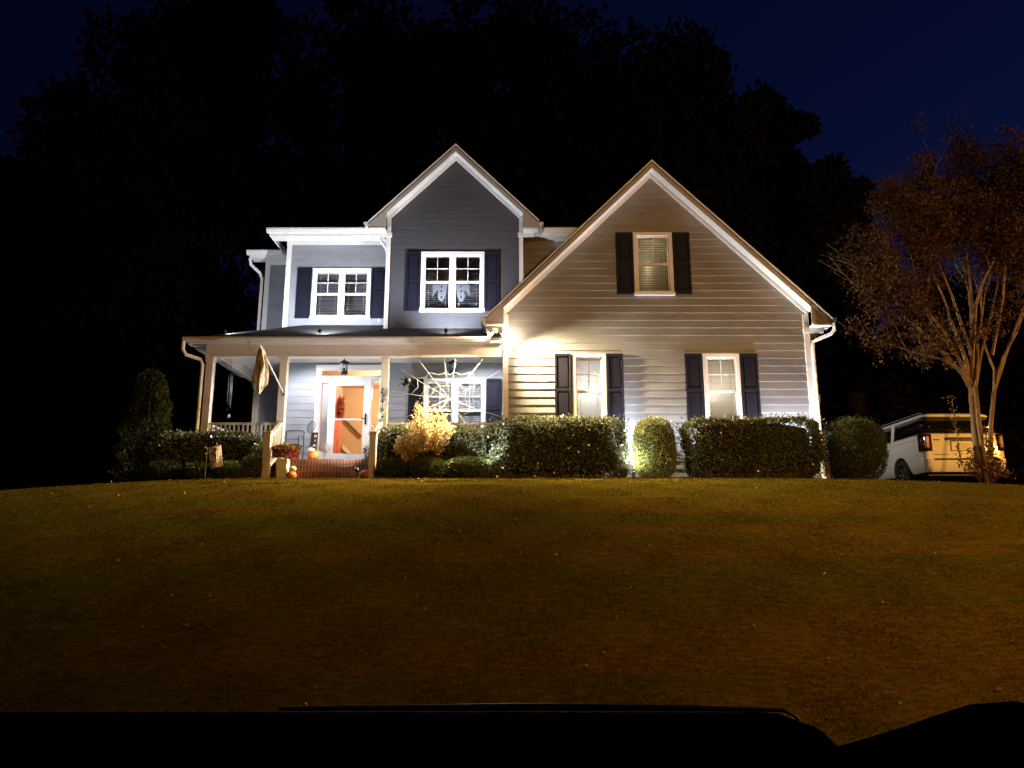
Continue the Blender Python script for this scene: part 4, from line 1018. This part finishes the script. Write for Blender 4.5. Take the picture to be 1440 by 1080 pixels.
# ------------------------------------------------------------------ porch things
def ball(m, c, r, n=14, sq=1, ribs=0, amp=0):
    m.lathe([(max(.004, r * math.sin(a)), -r * sq * math.cos(a)) for a in np.linspace(.05, math.pi - .05, 9)], c, n, ribs, amp)
def lantern(x, label, kind=0):
    Y = 18.55; c = Vector((P(x, 515, Y).x, Y, 4.83)); t = empty('hanging_lantern', c, label, 'lantern', 'black lanterns hanging from the porch ceiling'); zb = P(0, 526, Y).z
    H = zb + .30
    m = MB(); m.lathe([(.06, 0), (.05, -.03)], c - Vector((0, 0, .001)), 12); m.tube([c - Vector((0, 0, .03)), (c.x, Y, H + .05)], .010, 6)
    m.lathe([(.02, .06), (.05, .04), (.13, .0), (.13, -.01)], (c.x, Y, H), 12)
    for k in range(6):
        a = k * math.pi / 3; m.tube([(c.x + .085 * math.cos(a), Y + .085 * math.sin(a), H), (c.x + .085 * math.cos(a), Y + .085 * math.sin(a), zb + .02)], .006, 4)
    m.lathe([(.10, 0), (.10, .03)], (c.x, Y, zb), 12); part('frame', m, BLACK, t)
    m = MB(); m.lathe([(.078, .035), (.078, H - zb - .01)], (c.x, Y, zb), 14); part('glass', m, GLASS, t, True)
    m = MB(); m.tube([(c.x, Y, zb + .03), (c.x, Y, zb + .15)], .03, 8); part('socket', m, BLACK, t)
lantern(484, 'black glass lantern hanging before the front door'); lantern(637, 'black glass lantern hanging behind the spider web')

def web():
    Y = 17.95; rope = mat('white web rope', (.8, .8, .8), .7, noise=.04, nscale=30); C = P(632, 560, Y)
    t = empty('spider_web', C, 'giant white rope spider web strung between porch post and gable', 'decoration')
    ends = [(552, 550), (564, 519), (588, 505), (625, 505), (641, 505), (679, 505), (703, 521), (704, 586), (656, 598), (600, 598), (556, 592)]
    m = MB(); E = [P(x, y, Y) for x, y in ends]
    for e in E:
        m.tube([C, C.lerp(e, .5) + Vector((0, 0, -.03)), e], .0055, 5)
    for f in (.34, .50, .66):
        n = len(E); seq = list(range(n))
        for i in seq[:-1]:
            a, b = C.lerp(E[i], f), C.lerp(E[i + 1], f); md = (a + b) / 2 + (C - (a + b) / 2) * .10
            m.tube([a, (a + md) / 2 + (md - C) * .01, md, (b + md) / 2, b], .0045, 5)
    part('rope_strands', m, rope, t, True)
    s = P(572, 538, 17.93); t = empty('toy_spider', s, 'black furry toy spider clinging to the left side of the white web', 'decoration')
    m = MB(); ball(m, s + Vector((.02, -.03, .03)), .085, 12, 1.1); ball(m, s + Vector((-.05, -.05, -.05)), .05, 10)
    part('body', m, BLACK, t, True)
    for k in range(8):
        a = R(-70 + 45 * (k % 4)) if k < 4 else R(110 + 45 * (k % 4)); d = Vector((math.cos(a), 0, math.sin(a)))
        m = MB(); m.tube([s, s + d * .11 + Vector((0, -.07, .03)), s + d * .21 + Vector((0, -.01, -.02))], [.012, .010, .005], 5); part('leg', m, BLACK, t, True)
web()

def pumpkin(x, y, Y, r, col, label, zbase=None, sq=.8, group='pumpkins round the steps'):
    p = P(x, y, Y); zb = g(p.x, Y) if zbase is None else zbase; c = Vector((p.x, Y, zb + r * sq * .96))
    t = empty('pumpkin', (p.x, Y, zb), label, 'pumpkin', group); m = MB(); ball(m, c, r, 30, sq, 10, .09); part('rind', m, col, t, True)
    m = MB(); m.tube([c + Vector((0, 0, r * sq * .9)), c + Vector((.01, 0, r * sq + .03)), c + Vector((.03, 0, r * sq + .05))], [.018, .013, .015], 6); part('stem', m, mat('pumpkin stem', (.12, .11, .04), .8, noise=.3, nscale=20), t, True)
    return c.z + r * sq
OR = mat('orange pumpkin rind', (.62, .20, .035), .5, noise=.15, nscale=6); WP = mat('cream pumpkin rind', (.72, .60, .42), .5, noise=.08, nscale=6); RP = mat('dull red pumpkin rind', (.45, .13, .05), .6, noise=.25, nscale=9)
z = pumpkin(410.5, 660, 17.05, .115, OR, 'orange pumpkin at the foot of the steps with a cream one on top')
pumpkin(412, 652, 17.05, .085, WP, 'cream pumpkin stacked on the orange one beside the white planter', z - .02)
pumpkin(514, 660, 17.1, .135, RP, 'reddish pumpkin at the right end of the brick steps')
pumpkin(503, 667, 17.02, .05, WP, 'tiny pale gourd beside the reddish pumpkin')
z = pumpkin(440, 646, 18.05, .135, OR, 'orange pumpkin on the porch below the dark letter board', FLOOR)
pumpkin(437, 638, 18.05, .10, WP, 'flat cream pumpkin on top of the porch pumpkin', z - .02, .45)
# planter
def planter():
    Y = 17.1; c = P(397, 668, Y); zb = g(c.x, Y); t = empty('planter', (c.x, Y, zb), 'tall white tapered planter full of red and olive leaves at the steps', 'planter'); m = MB()
    zt = P(397, 646, Y).z; a, b = .095, .13
    m.add([(c.x + i * q, Y + j * q, z_) for q, z_ in ((a, zb), (b, zt)) for i, j in ((-1, -1), (1, -1), (1, 1), (-1, 1))], [(3, 2, 1, 0), (4, 5, 6, 7), (0, 1, 5, 4), (1, 2, 6, 5), (2, 3, 7, 6), (3, 0, 4, 7)])
    part('pot', m, METW, t, bevel=.006)
    n = 900; th = rng.uniform(0, 6.28, n); q = rng.random(n) ** .5; C = np.stack([c.x + .05 + .27 * q * np.cos(th), Y + .2 * q * np.sin(th), zt + .02 + rng.random(n) * .36 * (1 - q * .4)], 1)
    N = np.stack([np.cos(th), np.sin(th), np.ones(n) * .8], 1); up = C[:, 2] > zt + .17 + rng.normal(0, .05, n)
    V, Q = leaves(C[~up], N[~up], .075, .5, .5); fl = fast_mesh('red_leaves', V, Q, leaf_mat('deep red leaf', (.16, .015, .012), (.42, .08, .06), .4, .4), t)
    V, Q = leaves(C[up], N[up], .085, .5, .5); fast_mesh('olive_leaves', V, Q, leaf_mat('olive leaf', (.10, .08, .02), (.28, .17, .05), .4, .4), t)
planter()
def dark_plant():
    p = P(517, 640, 18.05); t = empty('dark_plant', (p.x, 18.05, FLOOR), 'small dark leafy pot plant on the porch right of the storm door', 'plant')
    m = MB(); m.lathe([(.05, 0), (.07, .10), (.072, .11)], (p.x, 18.05, FLOOR), 10); part('pot', m, BLACK, t)
    n = 260; C = np.array((p.x, 18.05, FLOOR + .18)) + rng.normal(0, .055, (n, 3)); V, Q = leaves(C, rng.normal(0, 1, (n, 3)), .06, .5, .5); fast_mesh('foliage', V, Q, leaf_mat('maroon leaf', (.03, .01, .012), (.08, .03, .03), .5), t)
dark_plant()
def letter_board():
    Y = 18.9; a = P(433.5, 642, Y); b = P(445, 607, Y); zb = FLOOR; t = empty('letter_board', (a.x + .1, Y, zb), 'dark upright board with a column of small white letters by the door', 'sign')
    x0, x1 = P(434, 630, Y).x, P(443.5, 630, Y).x; zt = P(0, 608, Y).z; dx = .05
    m = MB(); m.prism([(x0, zb), (x1, zb), (x1 + dx, zt), (x0 + dx, zt)], Y, Y + .025); part('board', m, mat('black brown board', (.03, .015, .013), .6, noise=.3, nscale=8), t)
    m = MB(); h = zt - zb; xm = lambda z_: x0 + (x1 - x0) * .68 + dx * (z_ - zb) / h; wt = []
    for k, kind in enumerate('OIETLO'):
        zc = zt - h * (.12 + .15 * k); xc = xm(zc); s = .028
        if kind == 'O': m.tube([(xc + s * .8 * math.cos(q), Y - .003, zc + s * math.sin(q)) for q in np.linspace(0, 6.28, 11)], .007, 4)
        elif kind == 'I': m.box(xc - .006, xc + .006, Y - .008, Y - .001, zc - s, zc + s)
        elif kind == 'E':
            m.box(xc - s, xc - s + .012, Y - .008, Y - .001, zc - s, zc + s)
            for q in (-1, 0, 1): m.box(xc - s + .012, xc + s, Y - .008, Y - .001, zc + q * (s - .006) - .005, zc + q * (s - .006) + .005)
        elif kind == 'T': m.box(xc - s, xc + s, Y - .008, Y - .001, zc + s - .011, zc + s); m.box(xc - .006, xc + .006, Y - .008, Y - .001, zc - s, zc + s - .012)
        else: m.box(xc - s, xc - s + .012, Y - .008, Y - .001, zc - s, zc + s); m.box(xc - s + .012, xc + s, Y - .008, Y - .001, zc - s, zc - s + .011)
    part('lettering', m, METW, t)
    t = empty('wire_hoop', P(438, 600, Y), 'oval dark wire hoop with a woven net above the letter board', 'decoration'); c = P(438, 600, Y); m = MB()
    m.tube([c + Vector((.095 * math.cos(q) + .03 * math.sin(q), 0, .14 * math.sin(q))) for q in np.linspace(0, 2 * math.pi, 22)], .008, 6)
    for k in range(-3, 4):
        h = .13 * math.sqrt(1 - (k / 4.2) ** 2); m.tube([c + Vector((k * .023 - .02 * h / .13, 0, -h)), c + Vector((k * .023 + .02 * h / .13, 0, h))], .0025, 4); 
        wv = .09 * math.sqrt(1 - (k / 4.2) ** 2); m.tube([c + Vector((-wv + k * .006, 0, k * .032)), c + Vector((wv + k * .006, 0, k * .032))], .0025, 4)
    m.tube([c + Vector((.03 * -.9, .0, -.14)), c + Vector((-.02, .01, -.3))], .006, 5)
    part('wire', m, BLACK, t)
letter_board()
def chair():
    Y0, Y1 = 18.5, 18.95; xl, xr = P(398, 620, 18.7).x, P(423, 620, 18.7).x; t = empty('porch_chair', ((xl + xr) / 2, 18.7, FLOOR), 'black metal framed chair on the porch left of the door', 'chair')
    m = MB(); zt = P(0, 605, 18.9).z; r = .012; zs = FLOOR + .42
    m.tube([(xl, Y1, FLOOR), (xl, Y1, zt - .04), (xl + .04, Y1, zt), (xr - .04, Y1, zt), (xr, Y1, zt - .04), (xr + .01, Y1 - .03, FLOOR)], r, 6); part('back_frame', m, BLACK, t, True)
    for x in (xl, xr):
        m = MB(); m.tube([(x, Y1, zs + .22), (x + .0, Y0 + .1, zs + .25), (x, Y0, zs + .2), (x, Y0, FLOOR)], r, 6); part('arm', m, BLACK, t, True)
    m = MB(); m.tube([(xl, Y0, zs), (xr, Y0, zs), (xr, Y1, zs), (xl, Y1, zs), (xl, Y0, zs)], r, 6)
    for k in range(9): x = xl + (xr - xl) * (k + .5) / 9; m.box(x - .012, x + .012, Y0, Y1, zs - .006, zs + .006)
    part('seat', m, BLACK, t)
chair()
def twig_tree():
    Y = 19.2; c = P(456, 640, Y); t = empty('twig_tree', (c.x, Y, FLOOR), 'frosted pale twig tree standing before the left sidelight', 'decoration'); m = MB()
    m.tube([(c.x, Y, FLOOR), (c.x, Y, FLOOR + .55)], [.012, .006], 5)
    for k in range(60):
        z0 = FLOOR + random.uniform(.12, .5); a = random.uniform(0, 6.28); L = random.uniform(.08, .2)
        m.tube([(c.x, Y, z0), (c.x + L * math.cos(a), Y + L * math.sin(a), z0 + L * .8)], [.004, .002], 4, cap=False)
    part('twigs', m, mat('frosted twig', (.5, .46, .44), .8, noise=.2, nscale=30), t)
twig_tree()
def garland():
    Y = 17.968; c = P(538, 545, Y); t = empty('garland', c, 'string of small black bats and leaves hanging down the porch post', 'decoration'); m = MB()
    m.tube([c, P(538, 560, Y), P(537, 592, Y)], .004, 4); part('string', m, BLACK, t)
    for x, y, s in ((538, 547, .035), (536.5, 552, .03), (540, 556, .035), (538, 565, .05), (538.5, 577, .035), (537.5, 586, .045), (534, 592, .035)):
        p = P(x, y, Y - .01); m = MB(); m.prism([(p.x - s, p.z + s * .6), (p.x - s * .3, p.z + s * .2), (p.x, p.z + s * .6), (p.x + s * .3, p.z + s * .2), (p.x + s, p.z + s * .6), (p.x + s * .5, p.z - s * .3), (p.x, p.z - s * .8), (p.x - s * .5, p.z - s * .3)], Y - .018, Y - .008)
        part('bat', m, BLACK, t)
    p = P(533, 584, 17.9); t = empty('glass_ball', p + Vector((0, 0, .05)), 'small glowing green glass ball hanging beside the porch post', 'ornament')
    m = MB(); ball(m, p, .045); part('ball', m, mat('glowing green glass', (.25, .6, .35), .15, spec=.8, noise=.1, nscale=9, emit=(.35, 1, .55), es=.35), t, True)  # glow is emission put into the glass, no lamp inside
    m = MB(); m.tube([p + Vector((0, 0, .045)), P(533, 570, 17.9), (p.x, 17.97, 4.0)], .003, 4); part('cord', m, BLACK, t)
garland()
def chime():
    Y = 19.0; c = P(325, 520, Y); c.z = 4.829; zt, zb = P(0, 527, Y).z, P(0, 574, Y).z; t = empty('wind_chime', c, 'long metal wind chime hanging in the left porch opening', 'wind chime')
    m = MB(); m.tube([c, (c.x, Y, zt)], .004, 4); m.tube([(c.x, Y, zt), (c.x - .03, Y, P(0, 585, Y).z)], .003, 4); part('cord', m, BLACK, t)
    m = MB(); m.lathe([(.06, 0), (.06, .02)], (c.x, Y, zt), 12); part('top_disc', m, WOOD, t)
    for k in range(5):
        a = k * 1.257 + .3; x, y = c.x + .05 * math.cos(a), Y + .05 * math.sin(a); m = MB(); m.tube([(x, y, zt - .02), (x, y, zb + .09 * k)], .011, 7); part('tube', m, mat('dull steel', (.45, .45, .46), .35, metal=.8, noise=.1, nscale=10), t, True)
    p = P(322, 585, Y); m = MB(); m.lathe([(.01, -.05), (.035, -.03), (.04, .0), (.02, .045)], p, 10, sy=.3); part('sail', m, METW, t, True)
chime()
def house_flag():
    a = P(399, 553, 17.97); tip = P(366, 486, 17.25); t = empty('house_flag', a, 'faded tan camouflage flag drooping from a pole on the porch post', 'flag')
    m = MB(); m.tube([a, a.lerp(tip, .97), tip], [.014, .013, .01], 8); ball(m, tip, .02); part('pole', m, METW, t, True)
    m = MB(); m.box(a.x - .02, a.x + .02, 17.955, 17.985, a.z - .06, a.z + .06); part('bracket', m, BLACK, t)
    m = MB(); n = 40; rows = [(487, 367, 1), (492, 367, 3.5), (500, 367.5, 5.5), (510, 368, 7.5), (520, 367.5, 9), (530, 366, 9.5), (540, 365, 9), (545, 364.5, 6.5), (550, 364.5, 3), (553, 364, 1)]
    for i, (y, xc, hw) in enumerate(rows):
        c = P(xc, y, 17.35); w_ = hw * 17.35 / 1050
        for k in range(n):
            th = 2 * math.pi * k / n; f = 1 + .22 * math.sin(5 * th + i * .35) + .12 * math.sin(9 * th - i * .7)
            m.v.append((c.x + w_ * f * math.cos(th), c.y + w_ * .6 * f * math.sin(th), c.z + .03 * math.sin(3 * th + i)))
    for i in range(len(rows) - 1):
        for k in range(n): k2 = (k + 1) % n; m.f.append((i * n + k, i * n + k2, (i + 1) * n + k2, (i + 1) * n + k))
    m.f.append(tuple(range(n - 1, -1, -1))); e = (len(rows) - 1) * n; m.f.append(tuple(e + k for k in range(n)))
    part('cloth', m, mat('camouflage cloth', (.22, .21, .16), .85, noise=1, nscale=7, col2=(.64, .62, .56), bump=.2, bscale=30, stretch=(1, 1, .4), detail=3), t, True)
house_flag()
def garden_flag():
    Y = 16.62; q = [P(x, y, Y) for x, y in ((292.5, 631.5), (310.5, 627.5), (313, 655), (296, 660))]; c = P(300, 672, Y); zb = g(c.x, Y); t = empty('garden_flag', (c.x, Y, zb), 'small brown patterned garden flag with pale edge on a metal stand', 'flag')
    m = MB(); p = P(293, 630, Y); m.tube([(p.x - .02, Y, zb - .03), (p.x - .02, Y, q[0].z + .02), (q[1].x + .01, Y, q[1].z + .015)], .007, 5); ball(m, P(290, 638, Y), .03, 8); part('stand', m, METW, t, True)
    def cloth(u0, u1, yo):
        m = MB(); nu, nv = 7, 10
        for i in range(nv + 1):
            for k in range(nu + 1):
                u = u0 + (u1 - u0) * k / nu; v = i / nv; pt = q[0].lerp(q[1], u).lerp(q[3].lerp(q[2], u), v); m.v.append((pt.x, Y + yo + .02 * math.sin(u * 7 + v * 2), pt.z))
        for i in range(nv):
            for k in range(nu): j = i * (nu + 1) + k; m.f.append((j, j + 1, j + nu + 2, j + nu + 1))
        return m
    o = part('cloth', cloth(0, .66, 0), mat('brown patterned cloth', (.14, .05, .04), .8, noise=1, nscale=24, col2=(.74, .64, .58), stretch=(1.6, 1, .5), detail=3), t, True)
    o2 = part('pale_edge', cloth(.66, 1, 0), mat('pale cloth', (.82, .80, .76), .8, noise=.15, nscale=9), t, True)
    for x in (o, o2): md = x.modifiers.new('s', 'SOLIDIFY'); md.thickness = .004
garden_flag()
def window_ghosts():
    PAPER = mat('pale tracing paper', (.20, .21, .23), .8, noise=.1, nscale=20)
    for sgn, xr, lab in ((1, 624, 'ragged pale paper cut-out in the lower left upstairs pane'), (-1, 645, 'ragged pale paper cut-out in the lower right upstairs pane')):
        Y = 19.465
        shapes = [[(-16, 400), (-8, 400), (-9, 408), (-13, 412), (-17, 419), (-15, 408)], [(-9, 401), (4, 405), (3, 412), (1, 419), (-2, 424), (-6, 423), (-9, 417), (-7, 410), (-12, 406)], [(-7, 399.5), (5, 400.5), (4, 406), (-4, 405)]]
        t = empty('paper_cutout', P(xr, 400, Y), lab, 'decoration', 'paper cut-outs in the upper window'); m = MB()
        for k, sh in enumerate(shapes):
            pts = [P(xr + sgn * x, y, Y) for x, y in sh]; m.prism([(p.x, p.z) for p in pts], Y + .001 * k, Y + .004 + .001 * k)
        part('paper', m, PAPER, t); m = MB()
        for x, y in ((-3, 403), (-3.5, 409.5), (-3.5, 418)):
            p = P(xr + sgn * x, y, Y); m.prism([(p.x + .025 * math.cos(q), p.z + .03 * math.sin(q)) for q in np.linspace(0, 5.6, 8)], Y - .003, Y - .001)
        part('dark_spot', m, BLACK, t)
window_ghosts()
def wall_lantern():
    c = Vector((7.22, 18.35, P(0, 560, 18.35).z)); t = empty('wall_lantern', c, 'small black wall lantern with glass on the right side of the house', 'lantern'); m = MB()
    m.box(7.202, 7.225, 18.29, 18.41, c.z - .1, c.z + .14); m.tube([(7.22, 18.35, c.z + .1), (7.34, 18.35, c.z + .18), (7.42, 18.35, c.z + .13)], .012, 6); m.lathe([(.02, .05), (.10, 0), (.10, -.01)], (7.42, 18.35, c.z + .09), 8); m.lathe([(.06, 0), (.03, -.03)], (7.42, 18.35, c.z - .17), 8); part('frame', m, BLACK, t)
    m = MB(); m.lathe([(.075, .075), (.05, -.165)], (7.42, 18.35, c.z), 10); part('glass', m, mat('frosted lantern glass', (.7, .62, .5), .2, noise=.1, nscale=20), t, True)
wall_lantern()
def side_gate():
    x0, x1 = P(1153, 620, 18.6).x, P(1164, 620, 18.6).x; t = empty('wooden_gate', ((x0 + x1) / 2, 18.6, g(x0, 18.6)), 'narrow tan wooden gate panel between hedge and box shrub', 'gate'); zt = P(0, 606, 18.6).z; zb = g(x0, 18.6)
    OAK = mat('tan cedar board', (.36, .20, .08), .7, noise=.2, nscale=6, stretch=(1, 1, .2))
    for k in range(2):
        m = MB(); w_ = (x1 - x0) / 2; m.box(x0 + k * w_, x0 + k * w_ + w_ - .008, 18.6, 18.62, zb - .02, zt - .02 * k); part('board', m, OAK, t)
    m = MB(); m.box(x0, x1, 18.621, 18.65, zb + .2, zb + .28); m.box(x0, x1, 18.621, 18.65, zt - .3, zt - .22); part('rail', m, OAK, t)
side_gate()

# ------------------------------------------------------------------ the car the picture is taken from
def near_car():
    DOOR = mat('black door vinyl', (.001, .001, .0015), 1, spec=0, noise=.2, nscale=30)
    t = empty('car_door', (0, .55, -.9), 'black car door with pale trim strip along the bottom of the picture', 'car door')
    zt = P(0, 1010, .55).z; xr = P(1128, 1010, .55).x; xe = P(1176, 1080, .55).x
    m = MB(); prof = [(.42, -1.0), (.42, zt - .05), (.47, zt - .012), (.54, zt - .001), (.60, zt - .006), (.64, zt - .03), (.68, zt - .25), (.69, -1.0)]
    xs = [-1.0, -.33, xr - .01, xr, xr + .006, xr + .010, xr + .014, xr + .018, xe, xe + .02]; dz = [0, 0, 0, -.0008, -.003, -.006, -.010, -.016, -.036, -.07]
    for x, q in zip(xs, dz): m.v += [(x, y, z_ + (q if z_ > -.9 else 0)) for y, z_ in prof]
    n = len(prof)
    for i in range(len(xs) - 1):
        for k in range(n): k2 = (k + 1) % n; m.f.append((i * n + k, i * n + k2, (i + 1) * n + k2, (i + 1) * n + k))
    m.f.append(tuple(range(n))); e = (len(xs) - 1) * n; m.f.append(tuple(e + k for k in range(n - 1, -1, -1)))
    part('door_panel', m, DOOR, t, False)
    m = MB(); yy = .60; z0 = zt - .0035
    m.tube([(-.17, yy, z0 - .0005), (-.1, yy, z0 + .0003), (0, yy, z0 + .001), (.1, yy, z0 + .0005), (xr + .004, yy, z0 - .001), (xr + .014, yy, z0 - .006), (xe, yy, z0 - .033)], [.0012, .002, .0028, .0025, .0015, .0012, .001], 8)
    part('trim_strip', m, mat('satin steel trim', (.16, .15, .145), .38, metal=.7, noise=.4, nscale=40), t, True)
    t = empty('side_mirror', (.62, .8, -.30), 'black side mirror housing at the lower right corner of the picture', 'side mirror')
    pts = [(1165, 1150), (1230, 1106), (1300, 1086), (1370, 1064), (1420, 1046), (1475, 1028), (1560, 1022), (1600, 1060), (1560, 1180), (1300, 1210), (1180, 1180)]
    m = MB(); m.prism([(p.x, p.z) for p in (P(x, y, .85) for x, y in pts)], .85, 1.0); part('housing', m, DOOR, t, bevel=.035)
    m = MB(); m.tube([P(1300, 1190, .92), P(1240, 1400, .8), P(1150, 1500, .68)], .03, 8); part('arm', m, DOOR, t, True)
near_car()
